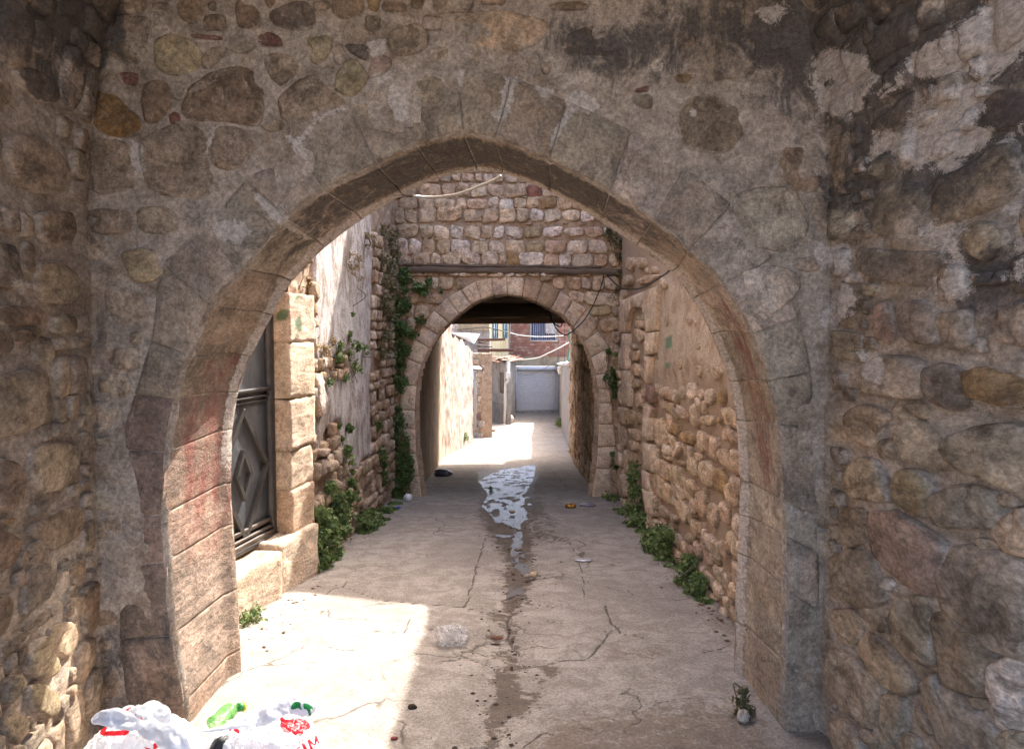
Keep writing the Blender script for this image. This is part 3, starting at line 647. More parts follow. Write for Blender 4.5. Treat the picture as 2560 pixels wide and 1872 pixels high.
vc = b.n('ShaderNodeTexVoronoi', feature='DISTANCE_TO_EDGE'); b.put(vc.inputs['Scale'], 1.15); nw = b.n('ShaderNodeTexNoise'); b.put(nw.inputs['Vector'], b.pos); b.put(nw.inputs['Scale'], 3.); b.put(nw.inputs['Detail'], 6); vm = b.n('ShaderNodeVectorMath', operation='MULTIPLY_ADD'); b.put(vm.inputs[0], nw.outputs['Color']); vm.inputs[1].default_value = (.45, .45, 0); b.put(vm.inputs[2], b.scale((1, 1, 0))); b.put(vc.inputs['Vector'], vm.outputs[0])
hair = b.math('MULTIPLY', b.mr(vc.outputs['Distance'], .0025, .009, 1, 0), b.mr(b.noise(1.7, 4, .6), .48, .56, 0, 1)); c = b.mix(b.math('MULTIPLY', hair, .8), c, (.07, .055, .045))
ck = b.attr('crack'); c = b.mix(b.mr(b.math('ADD', ck, b.math('MULTIPLY', b.math('SUBTRACT', fine, .5), .6)), .45, .8, 0, .85, True), c, (.055, .042, .033))
h = b.math('ADD', b.math('MULTIPLY', mid, .7), b.math('ADD', b.math('MULTIPLY', fine, .35), b.math('MULTIPLY', b.mr(agg, 0, .3, 1, 0), .35)))
M_GROUND = b.bsdf(c, b.mr(wf, 0, 1, .9, .6), b.bump(h, .7, .012), .3)
def wpoly(t, v='W'): return pts(v, t)
CR = [(wpoly(t), w_) for t, w_ in [
 ('-500,700 -200,790 0,815 250,830 350,850 430,872 500,870 550,840', .012), ('320,600 300,700 255,825', .009), ('320,600 420,607 540,622', .022), ('372,430 350,520 322,596', .007),
 ('170,1090 280,1120 400,1150 440,1178 560,1152 680,1150 800,1135 940,1130 1000,1090 1060,1030 1080,990', .010), ('1060,820 1100,930 1150,985 1270,1010', .009), ('1040,980 1100,960', .01),
 ('1600,1100 1700,1080 1790,1055', .007), ('230,965 380,990 500,992 545,1040 590,1085', .013), ('500,880 500,990', .014), ('630,800 700,815 760,835', .009), ('640,350 700,348 765,350', .014),
 ('650,370 665,410 690,440 760,445 845,462', .010), ('845,462 900,540 935,700 940,790', .0015), ('1340,1400 1460,1370 1610,1355', .006), ('-420,1000 -250,970 -90,990 0,970 110,960', .006), ('-90,990 -80,940 -60,905', .006),
 ('-560,1060 -440,1090 -330,1080', .005), ('640,895 720,905 800,925', .005), ('1180,740 1230,790', .004), ('540,1700 600,1600 720,1540 775,1560', .005), ('330,80 560,85 660,90', .006), ('680,0 760,60 840,160', .005)]]
WETP = [wpoly(t) for t in ['430,1180 560,1170 565,1270 620,1370 640,1440 560,1470 500,1500 450,1600 440,1660 430,1760 300,1760 340,1652 385,1560 350,1480 410,1400 430,1310 410,1240',
 '690,1190 760,1170 800,1200 740,1240', '640,1260 740,1245 700,1285 650,1280', '495,1090 560,1110 600,1185 540,1190 490,1165', '480,760 600,740 625,800 545,880 520,960 600,1080 560,1085 500,1000 490,900 470,800',
 '350,850 500,870 520,960 470,950 380,880', '330,60 660,20 670,120 620,200 640,340 650,560 640,700 600,770 480,770 480,690 500,590 430,470 370,400 330,280 360,200 330,130', '600,160 690,200 720,320 640,360 600,300',
 '640,350 770,345 760,360 650,365', '640,370 700,400 850,462 700,455 650,430', '640,1330 700,1320 690,1400 640,1410', '260,1640 440,1640 440,1700 240,1720', '400,1000 480,1010 470,1080 420,1070', '420,1105 470,1105 450,1140 415,1130']]
DIRT = [wpoly(t) for t in ['1040,960 1120,930 1290,990 1270,1025 1080,1010 960,1100 930,1100', '980,1010 1400,1060 1380,1320 1300,1300 1180,1200 1040,1180', '1480,640 1560,700 1740,920 1780,960 1640,900 1500,760',
 '600,1600 1900,1300 2200,1800 500,1800', '1100,230 1230,380 1330,520 1250,480 1080,320', '-300,560 -180,480 -60,380 -100,480 -280,640', '700,1420 1700,1290 1700,1640 600,1760', '320,590 540,610 540,640 330,620', '250,930 380,960 370,1010 260,990']]
WATP = [wpoly(t) for t in ['330,120 440,60 665,22 655,105 600,200 622,345 575,372 562,400 572,500 620,600 640,680 600,690 560,640 510,590 520,500 540,400 470,362 435,365 350,270 382,200', '500,730 600,720 612,780 490,800', '520,345 575,350 590,420 585,520 610,600 600,640 530,600 515,520 530,440', '430,420 530,430 520,450 440,445', '600,205 640,210 630,222 600,220', '600,245 650,250 640,262 600,260', '300,1640 400,1635 390,1652 300,1660']]
CHAN = wpoly('500,-40 540,60 500,200 550,380 550,500 565,640 545,760 515,880 505,1000 525,1150 485,1300 470,1450 385,1652 340,1780')
_CG = np.array([ground_px(*p) for p in CHAN]); _CO = np.argsort(_CG[:, 1])
def chan_off(X, Y):
    cx = np.interp(Y, _CG[_CO, 1], _CG[_CO, 0]); w_ = .12+.02*Y
    return -.028*np.exp(-((X-cx)/w_)**2)*smooth(1.5, 3, Y)*smooth(20, 15, Y)
_CG = np.array([ground_px(*p) for p in CHAN]); _CO = np.argsort(_CG[:, 1])
def gheight(X, Y):
    X, Y = np.broadcast_arrays(np.asarray(X, float), np.asarray(Y, float)); W0 = np.stack([X, Y, X*0], -1); off = np.abs(X-np.interp(Y, _CG[_CO, 1], _CG[_CO, 0]))
    return gz(Y)+chan_off(X, Y)+(.0012+.011*smooth(.35, .9, off))*fbm(W0, 1.1, 4, 91)
ys = [1.3]
while ys[-1] < 27: ys.append(ys[-1]+min(.12, max(.0145, .0016*ys[-1]**2)))
ys = np.array(ys); xs = np.arange(-1.95, 2.1, .0125)
XX, YY = np.meshgrid(xs, ys, indexing='ij'); ZZ = gheight(XX, YY); W0 = np.stack([XX, YY, ZZ], -1); px = project(W0); near = (px[..., 1] < 2100)
mpp = YY/F_PX                                     # metres per photo pixel across
wob = np.stack([fbm(W0*[1, 1, 0], 9, 3, 31), fbm(W0*[1, 1, 0], 9, 3, 37)*.6], -1)*(.022/mpp)[..., None]
pw = px+wob; crack = np.zeros(XX.shape); dep = np.zeros(XX.shape)
stretch = np.clip(1.6/YY, .05, 1)                 # vertical foreshortening of the ground
for poly, w_ in CR:
    P2 = [tuple(q) for q in [[g[0], g[1]] for g in [ground_px(*p) for p in poly]]]
    q = np.stack([XX+wob[..., 0]*mpp, YY+wob[..., 1]*mpp*1.5], -1); bb = np.array(P2)
    nr = (q[..., 0] > bb[:, 0].min()-.15) & (q[..., 0] < bb[:, 0].max()+.15) & (q[..., 1] > bb[:, 1].min()-.2) & (q[..., 1] < bb[:, 1].max()+.2)
    d = seg_dist(q[nr], P2, False); wv = w_*.85*(.35+.9*np.abs(fbm(W0[nr]*[1, 1, 0], 7, 2, 41))*1.5)
    e = np.clip(1.15-d/(wv+.0075), 0, 1); crack[nr] = np.maximum(crack[nr], e); dep[nr] = np.maximum(dep[nr], e*min(w_, .016)*1.1)
wet = mask(pw, WETP, 34)*near; dirt = mask(pw, DIRT, 60)*near*.72+.25*smooth(.1, .5, fbm(W0*[1, 1, 0], 2.1, 3, 55))
rough_s = smooth(4.4, 3.4, YY)*smooth(.1, .6, XX)
ZG = ZZ-dep+(.0022+.0015*smooth(.2, .6, np.abs(XX+.2)))*fbm(W0*[1, 1, 0], 16, 4, 57)*(1+2*rough_s)+.006*rough_s*fbm(W0*[1, 1, 0], 5, 3, 58)
I = np.arange(XX.size).reshape(XX.shape); Fq = np.stack([I[:-1, :-1], I[1:, :-1], I[1:, 1:], I[:-1, 1:]], -1).reshape(-1, 4)
mobj('alley_paving', np.stack([XX, YY, ZG], -1).reshape(-1, 3), Fq, M_GROUND, None, None, {'wet': wet, 'crack': crack, 'dirt': dirt}, kind='structure')
# the wide ground sheet to the horizon, laid just under the alley paving
gy = np.r_[-400, -100, -40, -20, -10, -4, -1, 1, 1.35, np.arange(3, 44, 1.5), 60, 120, 400]; gx = np.array([-400, -60, -20, -8, -4, -1.93, 0, 2.07, 4, 8, 20, 60, 400])
A, B_ = np.meshgrid(gx, gy, indexing='ij'); zz = gz(B_)-.045*((B_ > 1.35) & (B_ < 26))*(np.abs(A) < 3); zz = np.where((B_ <= 1.35) | (B_ > 26.9), gz(B_)-.012, zz)
I = np.arange(A.size).reshape(A.shape); mobj('ground', np.stack([A, B_, zz], -1).reshape(-1, 3), np.stack([I[:-1, :-1], I[1:, :-1], I[1:, 1:], I[:-1, 1:]], -1).reshape(-1, 4), M_GROUND, None, None, {'wet': np.zeros(A.size), 'crack': np.zeros(A.size), 'dirt': np.full(A.size, .2)}, kind='structure')
# standing water in the middle of the alley
wx = np.arange(-1.2, .8, .0135); wyl = [2.3]
while wyl[-1] < 17: wyl.append(wyl[-1]+min(.06, max(.012, .0009*wyl[-1]**2)))
WX, WY = np.meshgrid(wx, np.array(wyl), indexing='ij'); WZ = gheight(WX, WY); Wp = np.stack([WX, WY, WZ], -1); pxw = project(Wp)
ww = np.stack([fbm(Wp*[1, 1, 0], 11, 4, 63), fbm(Wp*[1, 1, 0], 11, 4, 67)*.5], -1)*(.024/(WY/F_PX))[..., None]
mw = mask(pxw+ww, WATP, 6); hol = fbm(Wp*[1.3, .55, 0], 9, 4, 71, .65)-smooth(8.5, 6.4, WY)*.05
cell = (mw > .5) & (hol < .27); cf = cell[:-1, :-1] & cell[1:, 1:] & cell[1:, :-1] & cell[:-1, 1:]
I = np.arange(WX.size).reshape(WX.shape); Fq = np.stack([I[:-1, :-1], I[1:, :-1], I[1:, 1:], I[:-1, 1:]], -1)[cf]
used = np.unique(Fq); rem = -np.ones(WX.size, int); rem[used] = np.arange(len(used))
b = NB('shallow_water'); rp = b.noise(26, 5, .6, dist=.6, vec=b.scale((1, .5, 1))); rp2 = b.noise(90, 3, .6)
g = b.n('ShaderNodeBsdfGlossy'); b.put(g.inputs['Roughness'], .25); b.put(g.inputs['Color'], (.42, .50, .63)); b.put(g.inputs['Normal'], b.bump(b.math('ADD', rp, b.math('MULTIPLY', rp2, .2)), .3, .006))
d = b.n('ShaderNodeBsdfPrincipled'); b.put(d.inputs['Base Color'], (.12, .10, .085)); b.put(d.inputs['Roughness'], .5)
fr = b.n('ShaderNodeFresnel'); b.put(fr.inputs['IOR'], 1.33); mxs = b.n('ShaderNodeMixShader'); b.put(mxs.inputs[0], b.mr(fr.outputs[0], 0, 1, .03, 1)); b.t.links.new(d.outputs[0], mxs.inputs[1]); b.t.links.new(g.outputs[0], mxs.inputs[2]); b.t.links.new(mxs.outputs[0], b.out.inputs[0])
Vw = np.stack([WX, WY, WZ+.0045], -1).reshape(-1, 3)[used]
mobj('water', Vw, rem[Fq], b.m, None, kind='structure')

# ------------------------------------------------------------------ COURTYARD, LEFT WALL with the iron door
D0, D1 = (-1.795, 3.63), (-1.500, 5.42)
WD = Wall(D0, D1, -1)                                         # stretch of wall with the door, set at an angle
W2 = Wall((-1.500, 5.42), (-1.405, 9.46), -1)
for w in (WD, W2):
    if w.n[0] < 0: w.n = -w.n
lw = thing('courtyard_wall', 'tall peeling white plastered wall with an iron door, left side behind the near arch, half in sunlight', 'wall', (-1.6, 5.4, 0))
def u2(S): return S
LIP = []
def lump2(S, H, W):                                           # patches where plaster has fallen: stone bed lower than the plaster skin
    m = exposed(S, H, W); return -.045*m+.05*m*np.abs(fbm(W*[1, 1, 1.3], 6.5, 3, 83))+.03*fbm(W, 1.6, 3, 84)
def exposed(S, H, W):
    nz = fbm(W*[1, .6, .45], 2.6, 5, 81, .6)
    a = smooth(2.45, 2.65, S)+smooth(.62, .42, S)*smooth(2.6, 2.3, H)                    # far strip and strip beside the door jamb
    bnd = smooth(1.55, 1.3, H)*smooth(1.05, 1.3, H)*.55*smooth(1.9, 1.6, S)+smooth(.45, .2, H)*.6+smooth(1.5, 1.2, S)*smooth(1.0, .75, H)*smooth(.2, .4, H)*.55
    return np.clip(smooth(.35, .5, a*.75+bnd+nz*.55), 0, 1)
s2 = sheet(W2, np.arange(-.02, 4.12, .02), np.r_[np.arange(-.45, 4.0, .02), np.arange(4.0, 4.8, .1)], .012, 'plaster', M_PLW, lw, extra=lump2, px_attrs=True, attrs={'rim': lambda S, H, W: exposed(S, H, W)*.95, 'soot': lambda S, H, W: smooth(3.0, 3.9, S)*.35})
random.seed(21)
def rubble(w, s0, s1, h0, h1, cell, parent, cond=None, cols=('tan', 'sand', 'cream', 'grey', 'och', 'rtan'), proud=.03, aspect=1.35, N=14, mx=300, **kw):
    n = 0; h = h0
    while h < h1 and n < mx:
        ch = cell*random.uniform(.75, 1.25); s = s0-random.random()*cell*.5
        while s < s1 and n < mx:
            cw = cell*aspect*random.uniform(.6, 1.45); cx, cy = s+cw/2, h+ch/2
            if cond is None or cond(cx, cy):
                g = .055*cell+.012; hw, hh = cw/2-g*.5, ch/2-g*.5; j = lambda k: random.uniform(-k, k)*cell
                pl = [(cx-hw+j(.08), cy-hh+j(.1)), (cx+j(.1), cy-hh+j(.06)), (cx+hw+j(.08), cy-hh+j(.1)), (cx+hw+j(.06), cy+j(.1)), (cx+hw+j(.08), cy+hh+j(.1)), (cx+j(.1), cy+hh+j(.06)), (cx-hw+j(.08), cy+hh+j(.1)), (cx-hw+j(.06), cy+j(.1))]
                stone(w, pl, C[random.choice(cols)], parent, proud=proud*random.uniform(.7, 1.35), N=N, soft=False, cheap=True, **kw); n += 1
            s += cw
        h += ch
    return n
def cond2(s, h):
    W = W2.P(s, h, 0)[None]; return exposed(np.array([s]), np.array([h]), W)[0] > .55
rubble(W2, .35, 4.05, -.25, 3.4, .12, lw, lambda s, h: cond2(s, h) and random.random() < .62, cols=('tan', 'grey', 'rtan', 'bgrey', 'pgrey'), proud=.022, mat=M_RUB, mx=260, aspect=1.1)
stones_px(W2, '''
D white .05 |382,640 415,632 425,800 392,815
E6 cream .045 |165,540 250,520 250,590 180,600; 190,640 300,620 300,700 230,740; 270,780 330,790 340,860 300,880
E6 white .02 |510,640 565,650 560,720 525,710
E6 tan .03 |680,1015 740,1040 750,1080 700,1075
''', lw, N=16, mat=M_RUB)
# door opening in the angled stretch: wall over the door, jamb blocks, sill blocks, door leaf set back
def wd(u, v): return WD.px(u, v)
sj = float(np.dot(np.array([*D1, 0])-WD.p0, WD.e1)); DY = math.atan2(WD.e1[1], WD.e1[0])
sheet(WD, np.arange(.0, sj+.02, .03), np.arange(2.18, 4.8, .03), .015, 'plaster', M_PLW, lw, px_attrs=True, attrs={'rim': 0*np.zeros(1)} if False else None)
JX = 5.30
heights = [float(wd(*src('D', 300, y))[1]) for y in (1297, 1112, 948, 737, 505, 300)]
sR0, sR1 = sj-.14, sj+.26
def jblock(z0, z1, col, k, x0=-.30, x1=.018, a=sR0, bb=sR1, r=.012, nz=.012):
    cc = WD.P((a+bb)/2, (z0+z1)/2, (x0+x1)/2); V, Fc = rbox(cc, (bb-a, x1-x0, z1-z0-.003), DY, r*.6, .03, nz*1.3, seed=k)
    px_ = project(V); o = mobj('jamb_block', V, Fc, M_ASH, lw, jit(col, .05), {'rim': smooth(.03, 0, np.minimum(V[:, 2]-z0, z1-V[:, 2]))*.5, 'green': mask(px_, GREEN, 8)}); return o
for k in range(5): jblock(heights[k], heights[k+1], C['cream'] if k else C['sand'], k, x1=random.uniform(.008, .022), bb=sR1+random.uniform(-.05, .05))
for k, (z0, z1) in enumerate([(.22, .62), (.62, 1.1), (1.1, 1.6), (1.6, 2.1)]): jblock(z0, z1, C['cream'], k+7, a=-.02, bb=.42)
V, Fc = rbox(WD.P(sj/2, 2.16, -.13), (sj+.2, .3, .24), DY, .015, .06, .008); mobj('lintel_block', V, Fc, M_ASH, lw, C['cream'], {'rim': np.zeros(len(V))})
for k, (a, bb, top, dx) in enumerate([(.30, sj-.44, .20, .055), (sj-.43, sj+.22, .225, .02)]):
    V, Fc = rbox(WD.P((a+bb)/2, (top-.35)/2, -.14+dx/2), (bb-a, .36+dx, top+.35), DY, .022, .035, .02, seed=k+20); mobj('sill_block', V, Fc, M_ASH, lw, jit(C['cream'], .04), {'rim': smooth(.12, -.1, V[:, 2])*.7})
# wall mass behind
V, Fc = merge([slab([(-1.78, 5.8), (-1.66, 9.7), (-2.3, 9.7), (-2.3, 5.8)], -.5, 4.8), slab([(-2.3, 3.5), (-2.1, 3.5), (-2.05, 5.9), (-2.3, 5.9)], -.5, 4.8), slab([(-2.04, 3.66), (-1.86, 3.66), (-1.68, 5.75), (-2.02, 5.85)], 2.22, 4.8)])
mobj('wall_core', V, Fc, M_PLW, lw, smoothf=False, attrs={'rim': np.ones(len(V))})
# the door
DD = -.125
door = thing('iron_door', 'grey iron double door with raised diamond mouldings, set back between pale stone jambs above the sill', 'door', tuple(WD.P(1.0, .2, DD)))
def dbox(name, s0, s1, z0, z1, d0, d1, col, r=.004, par=door, mat=None):
    V, Fc = rbox(WD.P((s0+s1)/2, (z0+z1)/2, (d0+d1)/2+DD), (s1-s0, d1-d0, z1-z0), DY, r, .15, 0); return mobj(name, V, Fc, mat or M_METAL, par, col)
GM = (.17, .18, .19); DM = (.075, .07, .068)
zs, ze = .225, 2.06; sdr = sR0-.012; s_mid = sdr-.80
dbox('door_leaf', s_mid+.004, sdr-.05, zs+.03, ze, -.04, 0, GM); dbox('door_leaf', .42, s_mid-.004, zs+.03, ze, -.04, 0, GM)
def bar(p, q, w_, d0, d1, col, name='moulding'):
    a = np.array(p); c_ = np.array(q); t = c_-a; L = np.linalg.norm(t); t /= L; nrm = np.array([-t[1], t[0]])*w_/2
    cs = [a-nrm-t*w_*.3, c_-nrm+t*w_*.3, c_+nrm+t*w_*.3, a+nrm-t*w_*.3]; V = np.concatenate([[WD.P(x, y, d+DD) for x, y in cs] for d in (d0, d1-.004)]+[[WD.P(a[0]*0+x+(np.mean([q[0] for q in cs])-x)*.03, y, d1+DD) for x, y in cs]])
    Fc = [(0, 1, 2, 3)]+[(i, (i+1) % 4, 4+(i+1) % 4, 4+i) for i in range(4)]+[(4+i, 4+(i+1) % 4, 8+(i+1) % 4, 8+i) for i in range(4)]+[(8, 9, 10, 11)]
    mobj(name, V, Fc, M_METAL, door, col, smoothf=False)
def dpx(x, y): w_ = Wall(tuple((WD.P(0, 0, DD))[:2]), tuple((WD.P(1, 0, DD))[:2]), 1); return w_.px(*src('D', x, y))
R_, B_1, T_ = dpx(183, 1005), dpx(100, 1292), dpx(76, 812); i_r, i_b, i_t = dpx(120, 1035), dpx(95, 1135), dpx(90, 970)
cx = (B_1[0]+T_[0])/2
for sgn in (1, -1):
    def m_(p): return (cx+(p[0]-cx)*sgn, p[1])
    mats = (.10, .095, .09)
    bar(m_((cx, T_[1]+.03)), m_((R_[0], R_[1])), .035, 0, .03, mats); bar(m_((R_[0], R_[1])), m_((cx, B_1[1]-.03)), .035, 0, .03, mats)
    ii = i_r[0]-(i_b[0]+i_t[0])/2; bar(m_((cx, i_t[1]+.02)), m_((cx+ii, (i_t[1]+i_b[1])/2)), .03, 0, .028, mats); bar(m_((cx+ii, (i_t[1]+i_b[1])/2)), m_((cx, i_b[1]-.02)), .03, 0, .028, mats)
zt = dpx(150, 700)[1]
for k, (dz, w_) in enumerate([(.0, .03), (-.045, .016), (-.075, .014)]): dbox('rail', .42, sdr-.05, zt+dz-w_/2, zt+dz+w_/2, .0, .035-.008*k, DM)
for k, (z, w_) in enumerate([(zs+.115, .028), (zs+.07, .02), (zs+.035, .03)]): dbox('rail', .42, sdr-.05, z-w_/2, z+w_/2, 0, .03+.01*k, (.12, .10, .085))
dbox('door_frame', sdr-.05, sdr, zs, ze+.03, -.05, .04, DM); dbox('door_frame', s_mid-.02, s_mid+.02, zs, ze, .0, .03, DM); dbox('door_frame', .40, sdr, zs-.01, zs+.02, -.05, .05, DM)

# ------------------------------------------------------------------ COURTYARD, RIGHT WALL with the blocked arched niche
W3_ = Wall((1.30, 3.66), (1.285, 9.46), 1)
if W3_.n[0] > 0: W3_.n = -W3_.n
rw = thing('courtyard_wall', 'tall rubble and brown plaster wall with a blocked arched niche, right side behind the near arch', 'wall', (1.3, 6.5, 0))
def brownp(S, H, W):
    px_ = project(W); m = mask(px_, [pts('N1', '450,300 640,380 880,800 960,1080 430,1240 400,1000 440,720')], 40); return m
sheet(W3_, np.r_[np.arange(-.02, 5.85, .022)], np.r_[np.arange(-.5, 3.3, .022), np.arange(3.3, 4.06, .1)], .016, 'mortar', M_PLB, rw, extra=lambda S, H, W: .03*brownp(S, H, W)-.012+.012*fbm(W, 4, 3, 88), attrs={'rim': lambda S, H, W: (1-brownp(S, H, W))*.55})
V, Fc = slab([(1.42, 3.7), (1.42, 9.5), (1.9, 9.5), (1.9, 3.7)], -.5, 3.95); mobj('wall_core', V, Fc, M_PLB, rw, smoothf=False, attrs={'rim': np.ones(len(V))})
NST = '''
N2 sand .05 |320,30 390,20 420,100 410,250 340,220; 455,240 500,200 530,270 480,340 455,310; 340,340 430,370 460,460 430,520 350,440; 460,400 530,400 560,520 540,600 460,520; 570,340 620,320 670,420 660,480 575,410; 680,370 740,350 800,420 775,570 680,500
N2 och .04 |800,430 850,410 890,520 860,620 800,560; 520,160 570,110 630,180 600,230; 460,60 500,60 500,150 460,130
N2 sand .045 |830,270 900,260 960,330 950,440 850,370; 900,540 960,520 975,700 940,720 900,620; 550,520 620,500 650,600 600,680 555,630; 290,450 350,460 400,520 390,680 300,570; 400,520 470,590 440,710 395,640; 480,690 540,650 580,760 560,860 500,780; 650,610 700,590 730,740 700,820 650,720
N2 tan .045 |750,690 830,700 805,890 755,830; 350,700 440,750 430,820 350,780; 580,930 640,920 630,1010 580,990; 590,740 640,760 620,870 590,840; 440,640 490,640 500,720 450,700; 440,770 500,790 490,850 450,830; 650,840 720,850 710,940 660,920
N2 pink .03 |820,980 900,1010 890,1140 830,1080; 700,1040 780,1090 780,1200 720,1150; 550,1090 600,1120 600,1240 560,1210; 560,1000 640,1040 630,1100 570,1080
N2 sand .04 |600,0 660,10 660,90 610,70; 690,0 800,0 760,90; 330,250 370,260 360,310; 370,300 440,320 440,360; 510,350 560,360 550,400; 120,190 180,200 180,280 130,260; 190,230 240,240 240,300 190,270; 100,270 160,290 160,370 100,350; 100,470 160,470 150,530 100,520; 110,100 200,110 210,190 170,200; 640,290 700,300 690,360 650,330
N2 cream .035 |20,80 80,90 80,240 45,230; 10,410 40,410 75,470 70,640 30,620; 60,270 95,280 100,450 62,440
N1 sand .035 |175,640 290,630 300,700 230,720; 170,720 240,720 300,760 250,860 210,800; 140,870 180,860 230,920 150,900; 275,890 300,810 325,900; 140,940 240,930 210,1040 150,1020; 145,1090 200,1050 260,1110 240,1190 150,1160; 260,1120 320,1090 325,1260 270,1190; 160,1210 240,1210 230,1290 160,1310; 245,1320 320,1290 320,1380 260,1370; 190,1350 240,1340 270,1460 210,1500; 240,1460 310,1440 280,1500
N1 ytan .035 |245,980 310,970 320,1060 270,1060; 110,1520 180,1520 180,1652 110,1652; 190,1560 240,1540 250,1652 190,1652; 260,1560 300,1540 300,1652 260,1652; 220,600 280,560 300,620 240,640
N1 tan .028 |490,600 520,560 520,690 490,680; 700,620 780,600 820,680 750,700; 400,1020 440,1040 440,1160 390,1080; 790,1080 850,1080 850,1180 790,1180; 900,1080 930,1040 930,1150; 970,1080 1020,1080 1050,1170 1000,1220 960,1150; 630,1310 660,1270 680,1400 640,1390; 790,1330 870,1300 870,1400 820,1430; 560,1500 600,1490 630,1600 560,1580; 620,1040 660,1010 660,1100 625,1120; 780,850 850,850 850,920 800,920
N1 cream .032 |710,1260 790,1240 790,1400 720,1390; 890,1330 950,1300 980,1400 930,1460 890,1420; 740,1490 800,1440 800,1560 830,1652 760,1652; 850,1590 920,1560 970,1620 930,1652 860,1652
N1 och .03 |1000,1330 1080,1300 1090,1430 1020,1470; 400,1600 480,1590 500,1652 400,1652; 1000,1580 1050,1580 1050,1640 1000,1640
N1 tan .05 |130,20 190,20 170,140 125,130; 70,220 130,180 180,230 150,290 60,290; 200,250 320,190 400,180 450,200 310,280; 320,120 400,100 440,160 340,190; 200,20 300,20 300,120 210,110; 460,200 520,260 520,330 460,300
N1 cream .04 |45,500 75,480 75,620 45,640; 40,640 70,640 65,760 42,740; 38,910 88,900 88,1110 40,1080; 35,1300 60,1280 85,1300 84,1480 32,1430; 22,1490 80,1490 80,1640 22,1620; 50,340 100,340 95,420 50,470
'''
random.seed(31)
trN = [p for _, p in stones_px(W3_, NST, rw, pk=.62, N=16, mat=M_RUB, cheap=False, sink=.03, grow=1.1, gain=1.17)]
trN += [[W3_.px(*src('N1', *q)) for q in ((70, 400), (450, 280), (410, 1652), (60, 1652))], [W3_.px(*src('N2', *q)) for q in ((60, 0), (330, 0), (330, 800), (60, 700))]]
def in_brown(s_, h_): W = W3_.P(s_, h_, 0)[None]; return brownp(None, None, W)[0]
rubble(W3_, .1, 5.7, -.3, 2.9, .125, rw, lambda s_, h_: in_brown(s_, h_) < .3 and random.random() < .8 and clear_of(trN, s_, h_, .03), cols=('tan', 'sand', 'cream', 'rtan'), proud=.03, aspect=1.2, N=12, mat=M_RUB, mx=150, attrs_px=False, gain=1.17)
FRM = '''
N1 cream |180,400 300,352 300,520 270,505 230,500 180,520; 305,350 452,290 430,725 335,755 325,650 300,560; 75,440 150,412 175,402 175,525 140,650 130,750 72,752; 92,762 134,762 134,1118 92,1116; 92,1128 152,1122 152,1478 92,1476; 92,1486 130,1486 112,1652 88,1652; 330,765 428,745 408,950 322,978; 322,990 368,990 354,1258 322,1255; 312,1470 350,1452 395,1500 350,1652 312,1652
N1 pink |335,1268 400,1272 394,1438 335,1430
N2 cream |248,205 328,235 333,448 248,412; 243,425 290,445 298,598 243,562; 243,572 322,612 318,798 272,768; 248,10 300,10 298,190 248,182; 62,645 92,660 100,770 88,770; 62,460 96,470 94,640 62,620; 15,260 58,300 58,400 15,380
'''
def slabstone(w, poly, col, parent, d=.03, name='frame_block', mat=None, nz=.004):
    p = np.array(poly); k = len(p); q = []
    for i in range(k):
        a, c_ = p[i], p[(i+1) % k]; n_ = max(1, int(np.linalg.norm(c_-a)/.05))
        for j in range(n_): q.append(a+(c_-a)*j/n_)
    p = np.array(q); N = len(p); cen = p.mean(0); V = []; rim = []
    for kk, dd, rm in ((1., -.05, .6), (1., d-.006, .3), (.965, d, .1), (.5, d+.001, 0)):
        V.append(w.P(*(cen+(p-cen)*kk).T, dd)); rim += [rm]*N
    V = np.vstack(V+[w.P(cen[0], cen[1], d)[None]]); rim.append(0); V = V+np.stack([fbm(V+k_*3, 11, 3, 95+k_) for k_ in range(3)], -1)*nz
    Fc = [(r*N+i, r*N+(i+1) % N, (r+1)*N+(i+1) % N, (r+1)*N+i) for r in range(3) for i in range(N)]+[(3*N+i, 3*N+(i+1) % N, 4*N) for i in range(N)]
    a, b_, c_ = V[Fc[N][0]], V[Fc[N][1]], V[Fc[2*N+1][2]]
    mobj(name, V, Fc, mat or M_ASH, parent, jit(col, .05), {'rim': rim, 'red': [.55 if col == C['pink'] else 0]*len(V)})
for line in FRM.strip().splitlines():
    hd, body = line.split('|'); v, cn = hd.split()
    for pl in body.split(';'): slabstone(W3_, [W3_.px(*q) for q in pts(v, pl)], tuple(q*1.2 for q in C[cn]) if cn == 'cream' else C[cn], rw, .045 if v == 'N1' else .05)
# rubble above and where the traced stones end
rubble(W3_, .1, 5.7, 2.95, 3.85, .2, rw, None, cols=('tan', 'sand', 'grey'), mat=M_RUB, mx=50)
V, Fc = rbox(W3_.P(3.9, 2.52, .0), (2.6, .09, .06), math.pi/2, .01, .12, .01); 

random.seed(61)
BL = ('bgrey', 'grey', 'brown', 'bgrey', 'tan', 'dgrey', 'grey')
for cell, rad in ((.17, .095), (.10, .055), (.06, .036)):
    for w_, par, tr, s0, s1, cols in ((WF, gate, trF+RING, XC_L+2.5, 2.55 if cell < .15 else XC_R+2.5, BL), (WL, lwall, trL, .13, 1.2, BL), (WR, rwall, trR, .1, 1.35, BL+('sand', 'pgrey'))):
        new = []
        def cond(x, y):
            if clear_of(tr+new, x, y, rad) and random.random() < .8: new.append([(x-.3*cell, y-.3*cell), (x+.3*cell, y-.3*cell), (x+.3*cell, y+.3*cell), (x-.3*cell, y+.3*cell)]); return True
            return False
        n_ = rubble(w_, s0, s1, -.05, 2.95, cell, par, cond, cols=cols, proud=.011+.03*cell if par is not rwall else .02, aspect=1.2, N=15, mx=70, rough=1.5, smear=.25)
        tr += new
